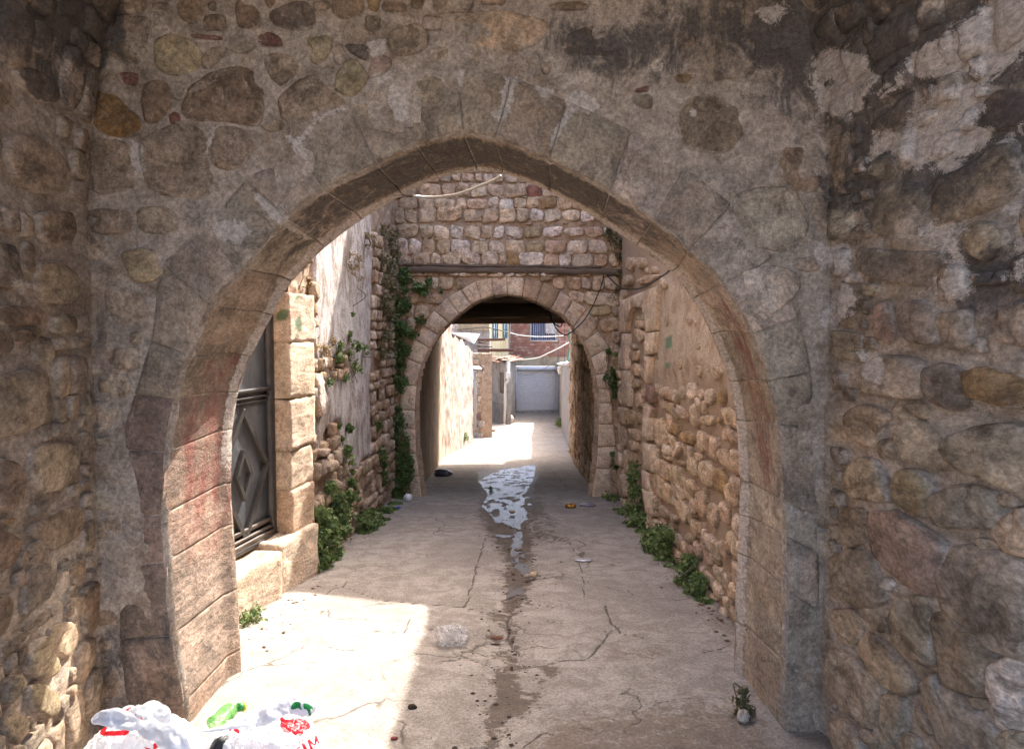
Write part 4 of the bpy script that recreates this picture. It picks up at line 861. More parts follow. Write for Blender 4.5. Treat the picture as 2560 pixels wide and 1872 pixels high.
rubble(WR, 1.42, 2.5, -.05, 2.9, .26, rwall, None, cols=('grey', 'bgrey', 'tan', 'sand', 'dgrey'), proud=.035, aspect=1.3, N=18, mx=60, rough=1.4, smear=.1)

# ------------------------------------------------------------------ GATEHOUSE: second arch, covered passage under a building
Y2 = 9.42; W4 = Wall((-1.9, Y2), (1.9, Y2), -1)
gh = thing('gatehouse', 'stone building over the alley with a smaller arch of pale blocks under a timber beam', 'building', (0, Y2, -.4))
K = [((252,1650),(163,1650)),((232,1440),(168,1440)),((212,1290),(163,1290)),((205,1135),(112,1122)),((203,1010),(104,1008)),((213,848),(112,846)),((246,708),(150,668)),((300,605),(195,540)),((355,515),(252,455)),((425,440),(330,350)),((495,380),(413,268)),
     ((575,320),(500,222)),((640,288),(600,165)),((720,262),(705,140)),((808,250),(805,135)),((905,268),(925,140)),((998,302),(1046,165)),((1091,350),(1156,225)),((1175,398),(1240,285)),((1240,465),(1328,345)),((1305,560),(1405,492)),((1356,662),(1478,605)),
     ((1386,780),(1460,765)),((1400,870),(1500,868)),((1408,960),(1496,962)),((1406,1100),(1500,1102)),((1402,1250),(1526,1245)),((1390,1390),(1482,1392)),((1362,1600),(1500,1605))]
NK = len(K)-1; KI = np.array([at(*src('G', *k[0]), Y2) for k in K]); KO = np.array([at(*src('G', *k[1]), Y2) for k in K])
def ki(t): i = min(int(t), NK-1); u = t-i; return KI[i]*(1-u)+KI[i+1]*u
def inner2(t):
    i = min(int(t), NK-1); u = t-i; P = KI; T = lambda j: (P[j+1]-P[j-1])/2 if (0 < j < NK and j != 14) else None
    a, b_ = P[i], P[i+1]; d = b_-a; ta = T(i) if T(i) is not None else d; tb = T(i+1) if T(i+1) is not None else d
    return (2*u**3-3*u*u+1)*a+(u**3-2*u*u+u)*ta+(-2*u**3+3*u*u)*b_+(u**3-u*u)*tb
random.seed(41); TH2 = .52
for i in range(NK):
    ts = np.array([.02, .06, .3, .5, .7, .94, .98])+i; rows = []; rm = []; pr = random.uniform(.01, .03)
    for t in ts:
        u = t-i; f = inner2(t); e = KO[i]*(1-u)+KO[i+1]*u; jr = .008 if (u < .04 or u > .96) else 0; d = (f-e); bk = f.copy(); bk[1] = Y2+TH2; cen = np.array([-.02, 0, .4]); n_ = f-cen; n_[1] = 0; n_ /= np.linalg.norm(n_)
        row = [e+[0, .05, 0]]+[e+d*q-[0, pr-jr, 0] for q in (.03, .2, .5, .8, .97)]+[f-[0, pr*.4-jr, 0]]+[f*(1-q)+bk*q+n_*(jr) for q in (.1, .4, .7, 1.)]+[bk+n_*.15]
        rows.append(row); rm.append([.6, .45, .1, 0, 0, .1, .1, .1, .2, .2, .2, .3])
    A = np.array(rows); n0, n1 = A.shape[:2]; V = A.reshape(-1, 3); I = np.arange(n0*n1).reshape(n0, n1); Fl = np.stack([I[:-1, :-1], I[1:, :-1], I[1:, 1:], I[:-1, 1:]], -1).reshape(-1, 4).tolist(); Fl.append(I[0, :].tolist()); Fl.append(I[-1, ::-1].tolist())
    V = V+np.stack([fbm(V+3*k, 8, 3, 50+k) for k in range(3)], -1)*.008
    redv = (.45 if i in (3, 4, 23, 24) else .1)
    mobj('voussoir', V, [tuple(f) for f in Fl], M_ASH, gh, jit((.60, .485, .37) if i not in (15, 16) else C['rtan'], .07), {'rim': np.array(rm).ravel(), 'red': np.full(len(V), redv)})
hole2 = [(inner2(t)[0]+1.9-math.copysign(-.06, inner2(t)[0]), inner2(t)[2]+.05*(inner2(t)[2] > .8)) for t in np.linspace(0, NK, 120)]; hole2 = [(hole2[0][0], -3)]+hole2+[(hole2[-1][0], -3)]
sheet(W4, np.arange(.3, 3.35, .022), np.r_[np.arange(-.6, 3.9, .022)], .014, 'mortar', M_MORT2, gh, hole=[hole2], base=0, px_attrs=False)
V, Fc = merge([slab([(-3, Y2+.07), (-1.35, Y2+.07), (-1.35, Y2+TH2), (-3, Y2+TH2)], -.8, 5.72), slab([(1.29, Y2+.07), (3, Y2+.07), (3, Y2+TH2), (1.29, Y2+TH2)], -.8, 5.72), slab([(-1.35, Y2+.07), (1.29, Y2+.07), (1.29, Y2+TH2), (-1.35, Y2+TH2)], 2.45, 5.72), slab([(-3, Y2+TH2), (3.2, Y2+TH2), (3.2, 19.6), (-3, 17.9)], 2.42, 5.72)])
V[:, 2] += (V[:, 2] > 5)*np.clip(V[:, 0]-1.0, 0, 3)*.42
mobj('wall_core', V, Fc, M_MORT2, gh, smoothf=False, attrs={'rim': np.ones(len(V))})
sheet(W4, np.arange(0, 3.8, .05), np.arange(3.88, 5.72, .05), .014, 'upper_facing', M_MORT2, gh, px_attrs=False)
def row(v, y0, y1, xs_, cols, jy=.06):
    for a, c_, cn in zip(xs_[:-1], xs_[1:], cols):
        if cn is None: continue
        w_ = c_-a; h_ = y1-y0; g = 7; j = lambda k: random.uniform(-k, k)
        q = h_*.13; sl = j(h_*.09); y0, y1 = y0+j(h_*.06), y1+j(h_*.06); P_ = [(a+g+j(q), y0+g+j(q)+sl), ((a+c_)/2+j(8), y0+g*.5+j(6)), (c_-g+j(q), y0+g+j(q)-sl), (c_-g*.6+j(6), (y0+y1)/2+j(8)), (c_-g+j(q), y1-g+j(q)-sl), ((a+c_)/2+j(8), y1-g*.5+j(6)), (a+g+j(q), y1-g+j(q)+sl), (a+g*.6+j(6), (y0+y1)/2+j(8))]
        stone(W4, [W4.px(*src(v, *qq)) for qq in P_], C[cn], gh, proud=random.uniform(.028, .05), N=16, soft=False, mat=M_RUB, sink=.03, attrs_px=False, gain=1.17)
random.seed(43)
T, S_, G_, O_, W_, P_k, R_t, Cc = 'tan', 'sand', 'pgrey', 'och', 'white', 'pink', 'rtan', 'cream'
row('F5', 110, 200, [100, 230, 360, 480, 580, 660, 765, 830, 920, 1000, 1110, 1200, 1330, 1460, 1580], [T, S_, S_, T, S_, S_, S_, Cc, R_t, T, S_, R_t, T, T])
row('F5', 10, 105, [100, 260, 400, 520, 640, 790, 900, 1030, 1180, 1300, 1450, 1600], [T, S_, R_t, S_, T, S_, Cc, T, S_, O_, T])
row('F5', 200, 292, [150, 300, 500, 620, 725, 860, 1010, 1180, 1310, 1440, 1580], [T, S_, R_t, R_t, Cc, R_t, R_t, 'red', S_, T])
row('F5', 300, 415, [145, 305, 440, 605, 700, 870, 955, 1080, 1185, 1285, 1425, 1550, 1680], [T, T, S_, S_, R_t, G_, W_, S_, S_, 'och', S_, T])
row('F5', 392, 518, [115, 200, 305, 450, 670, 820, 955, 1100, 1200, 1330, 1462, 1615, 1735, 1850], ['bgrey', T, T, R_t, T, R_t, S_, T, W_, Cc, Cc, W_, T])
row('F5', 516, 642, [60, 140, 315, 435, 562, 675, 815, 915, 1012, 1155, 1312, 1482, 1645, 1800, 1900], ['bgrey', 'bgrey', 'bgrey', Cc, W_, Cc, T, W_, W_, 'ytan', W_, Cc, R_t, T])
row('F5', 632, 755, [60, 140, 235, 335, 455, 575, 732, 875, 1010, 1175, 1325, 1505, 1680, 1835, 1960], ['bgrey', G_, W_, R_t, R_t, W_, T, G_, Cc, 'ytan', R_t, Cc, Cc, T])
row('F5', 750, 862, [150, 258, 405, 500, 655, 815, 960, 1022, 1122, 1320, 1445, 1550, 1728, 1840, 1940], [T, R_t, Cc, Cc, G_, G_, T, 'och', W_, R_t, W_, G_, R_t, S_])
row('F5', 908, 942, [235, 345, 430, 530, 640, 780, 870, 1000, 1085, 1190, 1290, 1440, 1560, 1700, 1850], [T, T, None, T, Cc, Cc, Cc, W_, Cc, Cc, W_, None, T, T])
row('F5', 945, 1045, [190, 290, 375, 475, 600, 680], [T, T, Cc, 'bgrey', 'bgrey']); row('F5', 935, 985, [1290, 1390], ['brown']); row('F5', 942, 1050, [1390, 1505, 1620, 1708, 1812, 1935], [S_, R_t, 'bgrey', S_, T])
row('F5', 1072, 1162, [150, 238, 358, 510], [T, S_, T]); row('F5', 1052, 1150, [1525, 1642], [Cc]); row('F5', 1062, 1175, [1645, 1938], [Cc])
row('F5', 1158, 1270, [190, 280, 400], [Cc, Cc]); row('F5', 1175, 1255, [1690, 1865, 1935], ['ytan', T]); row('F5', 1255, 1372, [130, 215, 300], [T, Cc]); row('F5', 1258, 1380, [1700, 1768, 1930], [T, S_])
row('F5', 1380, 1480, [1865, 1935], [T]); row('F5', 1400, 1480, [70, 130, 250], [T, T]); row('F5', 1485, 1570, [1850, 1935], [T])
row('G', 620, 720, [1485, 1550], [T]); row('G', 720, 850, [1505, 1552], [T]); row('G', 850, 960, [1505, 1550], [T]); row('G', 1110, 1240, [1530, 1560], [T]); row('G', 1400, 1500, [1490, 1550], [T]); row('G', 880, 1000, [60, 100], [T]); row('G', 720, 850, [60, 120], [T])
for k in range(55):
    x = random.uniform(130, 1850); y = random.choice([300, 405, 518, 640, 755, 862])+random.uniform(-8, 8); a = random.uniform(18, 42); h2 = random.uniform(7, 14)
    stone(W4, [W4.px(*src('F5', x+dx*a, y+dy*h2)) for dx, dy in ((-1, -.3), (-.2, -1), (1, -.4), (.8, .8), (-.6, 1))], C[random.choice(['white', 'cream', 'tan', 'sand'])], gh, proud=.036, N=9, soft=False, cheap=True, mat=M_RUB, attrs_px=False)
rubble(W4, .42, 3.3, 3.48, 4.6, .15, gh, None, cols=('tan', 'sand', 'rtan', 'grey', 'cream'), mat=M_RUB, mx=60, attrs_px=False)
# timber beam let into the facade
p0, p1 = at(*src('F5', 190, 885), Y2), at(*src('F5', 1945, 905), Y2)
V, Fc = rbox((p0+p1)/2-np.array([0, .01, 0]), (p1[0]-p0[0], .08, .075), 0, .005, .07, .03, tilt=(0, .012), nmax=34); mobj('timber_beam', V, Fc, M_WOOD, gh, (.15, .11, .08))
V, Fc = rbox((p0+p1)/2+np.array([-.1, -.03, .055]), ((p1[0]-p0[0])*.9, .05, .03), 0, .008, .08, .02, tilt=(0, .012)); mobj('timber_beam', V, Fc, M_WOOD, gh, (.15, .11, .08))
# passage: side walls, ceiling planks and joists
WPL = Wall((-1.23, Y2+TH2-.04), (-1.60, 17.85), -1); WPR = Wall((1.10, Y2+TH2-.04), (1.50, 19.55), 1)
if WPL.n[0] < 0: WPL.n = -WPL.n
if WPR.n[0] > 0: WPR.n = -WPR.n
sheet(WPL, np.arange(0, WPL.L, .07), np.arange(-1.5, 2.45, .06), .03, 'passage_wall', M_PLB, gh, px_attrs=False, attrs={'rim': lambda S, H, W: .45+.3*fbm(W, 2, 3, 5)})
sheet(WPR, np.arange(0, WPR.L, .07), np.arange(-1.8, 2.45, .06), .02, 'passage_wall', M_MORT2, gh, px_attrs=False)
random.seed(47)
rubble(WPR, .1, WPR.L, -1.75, 2.2, .27, gh, lambda s, h: h > gz(WPR.P(s, 0, 0)[1])-.1, cols=('tan', 'sand', 'rtan', 'och'), proud=.05, aspect=1.6, N=10, mat=M_RUB, mx=290, attrs_px=False)
V, Fc = merge([slab([(-1.33, Y2+TH2), (-1.70, 17.85), (-2.6, 17.85), (-2.6, Y2+TH2)], -2, 2.42), slab([(1.2, Y2+TH2), (1.6, 19.55), (2.6, 19.55), (2.6, Y2+TH2)], -2.2, 2.42)])
mobj('passage_core', V, Fc, M_PLB, gh, smoothf=False, attrs={'rim': np.ones(len(V))})
for k, y in enumerate(np.arange(10.15, 17.6, .62)):
    V, Fc = rbox((0, y, 2.30), (3.3, .13, .15), random.uniform(-.02, .02), .015, .25, .02, seed=k); mobj('joist', V, Fc, M_WOOD, gh, jit((.11, .08, .055), .2))
for k, x in enumerate(np.arange(-1.55, 1.75, .235)):
    V, Fc = rbox((x, 14.0, 2.395), (.225, 8.1, .028), random.uniform(-.004, .004), .004, .5, .006, seed=k); mobj('ceiling_plank', V, Fc, M_WOOD, gh, jit((.13, .095, .065), .25))
def beam(p, q, w_, h_, col, name='joist', par=gh, mat=None, nz=.012):
    p, q = np.array(p), np.array(q); d = q-p; L = np.linalg.norm(d[:2]); V, Fc = rbox((0, 0, 0), (L, w_, h_), 0, .012, .12, nz, nmax=30); V[:, 2] += V[:, 0]/L*d[2]; a = math.atan2(d[1], d[0]); x = V[:, 0]*math.cos(a)-V[:, 1]*math.sin(a); y = V[:, 0]*math.sin(a)+V[:, 1]*math.cos(a); V[:, 0], V[:, 1] = x, y
    return mobj(name, V+(p+q)/2, Fc, mat or M_WOOD, par, col)
beam(at(*src('H', 380, 100), 17.3), at(*src('H', 1400, 92), 17.3), .12, .09, (.13, .085, .055))
beam(at(*src('H', 250, 60), 16.8), at(*src('H', 1950, 45), 16.8), .2, .34, (.12, .085, .058)); beam(at(*src('H', 250, 20), 16.1), at(*src('H', 1950, 5), 16.1), .16, .2, (.10, .075, .055))
V, Fc = rbox((0, 17.0, 2.2), (3.5, .06, .5), 0, .01, .3, .01); mobj('fascia_board', V, Fc, M_WOOD, gh, (.12, .085, .06))
beam(at(*src('H', 250, 20), 14.2), at(*src('H', 1950, 5), 14.2), .16, .16, (.09, .07, .05))

# ------------------------------------------------------------------ FAR ALLEY
WA = Wall((-1.62, 17.88), (-1.27, 25.2), -1)
if WA.n[0] < 0: WA.n = -WA.n
fl = thing('alley_wall', 'sunlit crumbling plaster wall on the left beyond the passage, with a black meter and a narrow white sign', 'wall', (-1.5, 21, -1.6))
def dzone(S, H, W): return smooth(.1, .5, fbm(W*[1, 1, .5], 2.3, 4, 121))
sheet(WA, np.arange(0, WA.L, .05), np.arange(-2.3, 2.6, .05), .03, 'plaster', plaster('pink_plaster', (.36, .30, .255), (.25, .185, .15), (.38, .33, .30)), fl, px_attrs=False, hole=[[(1.9, 2.9), (1.9, 1.45), (2.6, 1.5), (3.6, 1.36), (4.3, 1.4), (5., 1.2), (5.8, 1.22), (6.5, 1.05), (7.6, .9), (7.6, 2.9)]], extra=lambda S, H, W: .05*fbm(W, 3, 4, 122), attrs={'rim': lambda S, H, W: .75*dzone(S, H, W)*smooth(2.2, .2, S)+.45*smooth(-1.5, -1.9, H)+.35*smooth(3.5, 5., S)*smooth(.3, 1., H)})
V, Fc = merge([slab([(-1.75, 17.9), (-1.66, 19.7), (-2.2, 19.7), (-2.3, 17.9)], -2.3, 2.5), slab([(-1.66, 19.72), (-1.40, 25.2), (-2.2, 25.2), (-2.3, 19.72)], -2.3, .95)]); mobj('wall_core', V, Fc, M_PLB, fl, smoothf=False, attrs={'rim': np.ones(len(V))})
q = at(*src('H', 368, 555), 20.3); V, Fc = merge([rbox(q, (.10, .12, .17), .1, .03, .04), rbox(q+[.03, -.02, -.13], (.06, .08, .1), 0, .02, .04)]); mm = mobj('electric_meter', V, Fc, plain('black_plastic', (.02, .02, .022), .4), None); tag(mm, 'small black electric meter box on the sunlit left alley wall', 'meter')
a, c_ = at(*src('H', 448, 660), 21.3), at(*src('H', 442, 950), 21.3); V, Fc = rbox((a+c_)/2, (.02, .28, abs(a[2]-c_[2])), .05, .004, .3); sg = mobj('wall_sign', V, Fc, plain('sign_white', (.75, .75, .77), .5, grime=.05), None); tag(sg, 'tall narrow white sign with small blue lettering, on the sunlit left alley wall', 'sign')
z0 = c_[2]; V, Fc = merge([rbox((a+c_)/2+np.array([.014, -.06, -.42+.07*k]), (.006, .03 if k != 1 else .07, .05 if k != 2 else .02), .05, .001, .1) for k in range(3)]+[rbox((a+c_)/2+np.array([.014, .05, -.42+.05*k]), (.006, .06, .014), .05, .001, .1) for k in range(3)])
tx = mobj('lettering', V, Fc, plain('sign_blue', (.05, .09, .35), .5), None); tx.parent = sg; tx.location = Vector(tx.location)-Vector(sg.location)
# pipes at the end of that wall
pp = thing('drain_pipe', 'thin grey drain pipe standing at the end of the sunlit left wall', 'pipe', tuple(at(*src('H', 640, 1640), 25.3)))
V, Fc = tube([at(*src('H', x, y), 25.3) for x, y in ((565, 740), (590, 860), (612, 1100), (635, 1400), (648, 1700))], .05, 8); mobj('pipe', V, Fc, plain('pipe_grey', (.22, .21, .2), .6), pp)
# stone pier with tin roof scraps
pier = thing('stone_pier', 'ragged stone doorway pier with scraps of tin roof, left of the alley beyond the pipe', 'doorway', tuple(at(*src('H', 700, 1600), 28.5)))
WQ = Wall(tuple(at(*src('H', 560, 900), 28.6)[:2]), tuple(at(*src('H', 768, 900), 27.6)[:2]), 1)
if WQ.n[1] > 0: WQ.n = -WQ.n
def hq(y): return WQ.px(*src('H', 700, y))[1]
sheet(WQ, np.linspace(0, WQ.L, 22), np.arange(-2.6, hq(560), .06), .03, 'mortar', M_MORT2, pier, px_attrs=False)
p_ = [WQ.P(0, 0, -.02), WQ.P(WQ.L, 0, -.02), WQ.P(WQ.L, 0, -.5), WQ.P(0, 0, -.5)]; V, Fc = slab([tuple(x[:2]) for x in p_], -2.6, hq(570)); mobj('core', V, Fc, M_MORT2, pier, smoothf=False, attrs={'rim': np.ones(len(V))})
random.seed(51); rubble(WQ, .5*WQ.L, WQ.L, -2.4, hq(600), .22, pier, None, cols=('rtan', 'sand', 'red', 'tan'), proud=.05, N=8, mat=M_RUB, mx=60, attrs_px=False)
def poly3(name, P, th, mat, par, col, nz=0):
    P = np.array(P); n = np.cross(P[1]-P[0], P[2]-P[0]); n = n/np.linalg.norm(n)*th; V = np.vstack([P, P+n]); k = len(P); Fc = [tuple(range(k)), tuple(range(2*k-1, k-1, -1))]+[(i, (i+1) % k, k+(i+1) % k, k+i) for i in range(k)]
    return mobj(name, V, Fc, mat, par, col, smoothf=False)
H_ = lambda x, y, Y: at(*src('H', x, y), Y)
poly3('tin_sheet', [H_(385, 285, 24), H_(560, 290, 26), H_(770, 303, 27.5), H_(745, 335, 26.5), H_(690, 430, 25.5), H_(620, 350, 25)], .02, M_PAINT, pier, (.6, .6, .6))
poly3('tin_sheet', [H_(385, 285, 26), H_(550, 300, 26.6), H_(640, 370, 26.8), H_(560, 400, 26.8), H_(390, 330, 26)], .03, M_RUST, pier, (.07, .055, .045))
poly3('tin_sheet', [H_(600, 742, 26), H_(815, 742, 28), H_(790, 790, 26.8), H_(690, 775, 26.4), H_(640, 760, 26.2)], .02, M_PAINT, pier, (.55, .55, .56))
for k in range(9):
    a = H_(700+random.uniform(-10, 60), 400+k*14+random.uniform(-8, 8), 27.5); c_ = a+np.array([random.uniform(.2, .5), random.uniform(-.3, .3), random.uniform(-.12, .12)]); beam(a, c_, .04, .03, jit((.10, .065, .045), .3), 'lath', pier, M_RUST)
V, Fc = tube([H_(700, 820, 27.2), H_(705, 1200, 27.2), H_(700, 1610, 27.2)], .05, 8); mobj('post', V, Fc, M_PAINT, pier, (.33, .30, .27))
for k, (a, c_, Yk) in enumerate([((740, 385), (1120, 376), 27.4), ((740, 528), (1240, 524), 27.4)]):
    o = beam(H_(*a, Yk), H_(*c_, Yk), .11, .11 if k else .09, (.11, .055, .035), 'iron_beam', None, M_RUST); tag(o, ('upper, thinner' if not k else 'lower, longer')+' rusty iron beam sticking out over the alley from the ragged pier', 'beam', 'rusty beams over the alley')
# grey rendered house behind
hs = thing('rendered_house', 'plain grey and ochre rendered house wall behind the ragged pier', 'house', tuple(at(*src('H', 820, 1500), 36)))
V, Fc = slab([tuple(H_(440, 900, 36)[:2]), tuple(H_(905, 900, 36)[:2]), (-1.0, 44), (-4.5, 44)], -2.7, H_(800, 258, 36)[2]); mobj('wall', V, Fc, M_PLG, hs, smoothf=False, attrs={'soot': smooth(-2.0, -2.6, V[:, 2])})
a = H_(440, 250, 36.0); c_ = H_(903, 118, 36.0); V, Fc = slab([tuple(H_(435, 900, 35.97)[:2]), tuple(H_(903, 900, 35.97)[:2]), (-1.0, 44), (-4.5, 44)], H_(800, 256, 36)[2], 5.2); mobj('upper_wall', V, Fc, M_PLO, hs, smoothf=False)
a = H_(460, 115, 30); V, Fc = slab([tuple(H_(335, 900, 29)[:2]), tuple(H_(462, 900, 29)[:2]), tuple(H_(462, 900, 35)[:2]), tuple(H_(335, 900, 35)[:2])], -2.4, 4); o = mobj('side_building', V, Fc, M_PLW, None, smoothf=False); tag(o, 'pale sunlit building corner rising above the left alley wall', 'building')
# yellow house with blue-framed windows
ye = thing('yellow_house', 'narrow yellow house front with two teal framed windows above the tiled hut', 'house', tuple(H_(1020, 630, 39)))
M_YEL = plaster('yellow_paint', (.70, .57, .30), (.56, .46, .27), (.68, .60, .40))
WY0 = Wall(tuple(H_(893, 500, 38.2)[:2]), tuple(H_(1165, 500, 40.2)[:2]), 1)
if WY0.n[1] > 0: WY0.n = -WY0.n
p_ = [WY0.P(0, 0, 0), WY0.P(WY0.L, 0, 0), WY0.P(WY0.L, 0, -3), WY0.P(0, 0, -3)]; V, Fc = slab([tuple(x[:2]) for x in p_], -2.6, 5.2); mobj('wall', V, Fc, M_YEL, ye, smoothf=False)
M_GLASS = plain('window_glass', (.55, .62, .68), .15, grime=.1, spec=.6)
for k, (x0, x1) in enumerate([(942, 1008), (1082, 1135)]):
    (s0, h1), (s1, h0) = WY0.px(*src('H', x0, 112)), WY0.px(*src('H', x1, 362)); h1 += .8
    def wb_(nm, a, b_, z0, z1, d0, d1, mat, col=None):
        V, Fc = rbox(WY0.P((a+b_)/2, (z0+z1)/2, (d0+d1)/2), (b_-a, d1-d0, z1-z0), math.atan2(WY0.e1[1], WY0.e1[0]), .004, .5); return mobj(nm, V, Fc, mat, ye, col)
    pane = wb_('pane', s0+.03, s1-.03, h0+.03, h1-.03, .004, .02, M_GLASS)
    TC = (.06, .20, .26)
    for q in (s0, (s0+s1)/2-.02, s1-.045): wb_('window_frame', q, q+.045, h0, h1, .0, .06, M_PAINT, TC)
    for z in (h0, h0+(h1-h0-.8)*.45, h1-.05): wb_('window_frame', s0+.046, s1-.046, z, z+.05, .0, .055, M_PAINT, TC)
# hut with tiled roof
hut = thing('tiled_hut', 'low grey rendered hut with a broken tile roof in the bend of the alley', 'hut', tuple(H_(1100, 1530, 34.4)))
hA, hB, hC = H_(878, 1490, 36)[:2], H_(1098, 1530, 34.4)[:2], H_(1262, 1450, 38)[:2]; ht = H_(1098, 690, 34.4)[2]
V, Fc = slab([tuple(hA), tuple(hB), tuple(hC), (hC[0]-1.2, hC[1]+1.5)], -2.8, ht)
# subdivide by two height bands for the dark plinth
mobj('wall', V, Fc, M_PLG, hut, smoothf=False)
Vp, Fp = slab([tuple(hA+(-.02, -.02)), tuple(hB+(0., -.03)), tuple(hB+(.3, .9)*np.array([1., 1.])*0+np.array([.01, .02])), tuple(hA+(0, .2))], -2.8, H_(1098, 1260, 34.4)[2]); mobj('plinth', Vp, Fp, M_PLG, hut, smoothf=False, attrs={'soot': np.ones(len(Vp))*.55})
random.seed(53); tiles = []
nrm = (hB-hA); nl = np.linalg.norm(nrm)
for seg_, (P0_, P1_) in enumerate([(hA, hB), (hB, hC)]):
    L = np.linalg.norm(P1_-P0_); n_ = int(L/.17); d = (P1_-P0_)/L; out = np.array([d[1], -d[0]])
    for r in range(3):
        for k in range(n_+1):
            c_ = P0_+d*(k+.5*(r % 2))*L/n_; o0 = out*(.22-.2*r); cc = np.array([*(c_+o0), ht+.02+.07*r+random.uniform(-.02, .02)])
            V, Fc = rbox((0, 0, 0), (.16, .30, .03), 0, .01, .08); V[:, 2] += .03*np.cos(V[:, 0]/.08*1.5); a = math.atan2(d[1], d[0])+random.uniform(-.12, .12); x = V[:, 0]*math.cos(a)-V[:, 1]*math.sin(a); y = V[:, 0]*math.sin(a)+V[:, 1]*math.cos(a); V[:, 0], V[:, 1] = x, y
            mobj('roof_tile', V+cc, Fc, M_MATT, hut, jit(random.choice([(.33, .17, .12), (.22, .14, .10), (.36, .28, .22)]) if not (seg_ == 1 and k > n_-5) else (.50, .25, .17), .15))
V, Fc = slab([tuple(hA+(-.1, .0)), tuple(hB+(.0, -.12)), tuple(hC+(.14, 0)), (hC[0]-1.2, hC[1]+1.5)], ht-.01, ht+.08); mobj('roof_board', V, Fc, M_WOOD, hut, (.08, .06, .05), smoothf=False)
a0, a1 = H_(1055, 830, 34.55), H_(1090, 1115, 34.5); V, Fc = rbox((a0+a1)/2+np.array([0, -.03, 0]), (.36, .05, abs(a0[2]-a1[2])), math.atan2(nrm[1], nrm[0]), .01, .3); mobj('shutter_door', V, Fc, M_WOOD, hut, (.14, .11, .09))
dp = thing('drain_pipe', 'white drain pipe with a collar in front of the tiled hut', 'pipe', tuple(H_(1140, 1500, 34)))
V, Fc = tube([H_(1158, 690, 34.0), H_(1160, 940, 34.0), H_(1120, 990, 34.0), H_(1118, 1250, 34), H_(1108, 1510, 34)], .055, 8); mobj('pipe', V, Fc, M_PAINT, dp, (.55, .54, .50)); V, Fc = rbox(H_(1158, 870, 33.9), (.2, .15, .32), 0, .04, .1); mobj('collar', V, Fc, M_PAINT, dp, (.62, .60, .56))
V, Fc = rbox(H_(1160, 1200, 34.3)+np.array([0, 0, 0]), (.24, .2, 3.3), .1, .03, .3, .01); o = mobj('pillar', V, Fc, M_PLG, None); tag(o, 'pale rendered pillar beside the drain pipe at the corner of the tiled hut', 'pillar')
# brick building with roller shutter at the end
bk = thing('brick_building', 'red brick building closing the alley, white roller shutter below a blue curtained window', 'building', (1.2, 41, -2.6))
YK = 41.; bx0, bx1 = H_(1180, 500, YK)[0], H_(2060, 500, YK)[0]; zb, zc, zt_ = H_(1500, 618, YK)[2], H_(1500, 742, YK)[2], 5.5
wx0, wx1, wz0, wz1 = H_(1462, 200, YK)[0], H_(1825, 200, YK)[0], H_(1500, 388, YK)[2], H_(1500, 76, YK)[2]+.5
V, Fc = merge([slab([(bx0-3, YK+.08), (wx0, YK+.08), (wx0, YK+4), (bx0-3, YK+4)], zb, zt_), slab([(wx1, YK+.08), (bx1+3, YK+.08), (bx1+3, YK+4), (wx1, YK+4)], zb, zt_), slab([(wx0, YK+.08), (wx1, YK+.08), (wx1, YK+4), (wx0, YK+4)], zb, wz0), slab([(wx0, YK+.08), (wx1, YK+.08), (wx1, YK+4), (wx0, YK+4)], wz1, zt_), slab([(wx0, YK+.5), (wx1, YK+.5), (wx1, YK+4), (wx0, YK+4)], wz0, wz1)])
mobj('wall', V, Fc, plain('brick_mortar', (.30, .24, .20), .9), bk, smoothf=False)
bw, bh = .235, .145; V0, F0 = rbox((0, 0, 0), (bw-.02, .06, bh-.018), 0, .006, .4); bm_ = bpy.data.meshes.new('brick'); bm_.from_pydata(V0.tolist(), [], F0); bm_.materials.append(M_BRICK)
random.seed(55); nb = 0; z = zb+bh/2; r = 0
while z < H_(1500, 60, YK)[2]+.1 and nb < 298:
    x = bx0+(bw/2 if r % 2 else 0)
    while x < bx1 and nb < 298:
        if not (wx0-bw*.4 < x < wx1+bw*.4 and z > wz0-.03):
            o = bpy.data.objects.new('brick', bm_); o.location = (x, YK+.045+random.uniform(-.006, .006), z); o.color = (*jit(random.choice([(.36, .17, .12), (.40, .21, .16), (.33, .15, .11), (.44, .27, .21)]), .12), 1); link(o, bk); nb += 1
        x += bw
    z += bh; r += 1
V, Fc = slab([(bx0-3, YK-.02), (bx1+3, YK-.02), (bx1+3, YK+4), (bx0-3, YK+4)], zc, zb); mobj('concrete_band', V, Fc, M_PLO, bk, smoothf=False)
sx0, sx1, sz0 = H_(1268, 900, YK)[0], H_(1855, 900, YK)[0], H_(1500, 1350, YK)[2]
V, Fc = merge([slab([(bx0-3, YK+.0), (sx0, YK+.0), (sx0, YK+4), (bx0-3, YK+4)], -3, zc), slab([(sx1, YK+.0), (bx1+3, YK+.0), (bx1+3, YK+4), (sx1, YK+4)], -3, zc)]); mobj('ground_floor_wall', V, Fc, M_PLG, bk, smoothf=False)
hb = (H_(1500, 800, YK)[2]); V, Fc = rbox(((sx0+sx1)/2, YK-.03, (zc+hb)/2-.01), (sx1-sx0, .28, zc-hb), 0, .04, .4); mobj('shutter_box', V, Fc, M_PAINT, bk, (.72, .72, .75))
ns = 22; sh = (hb-sz0)/ns
for k in range(ns):
    V, Fc = rbox(((sx0+sx1)/2, YK+.10, sz0+sh*(k+.5)), (sx1-sx0-.02, .03, sh-.002), 0, .004, .9); mobj('shutter_slat', V, Fc, M_PAINT, bk, (.66, .66, .70))
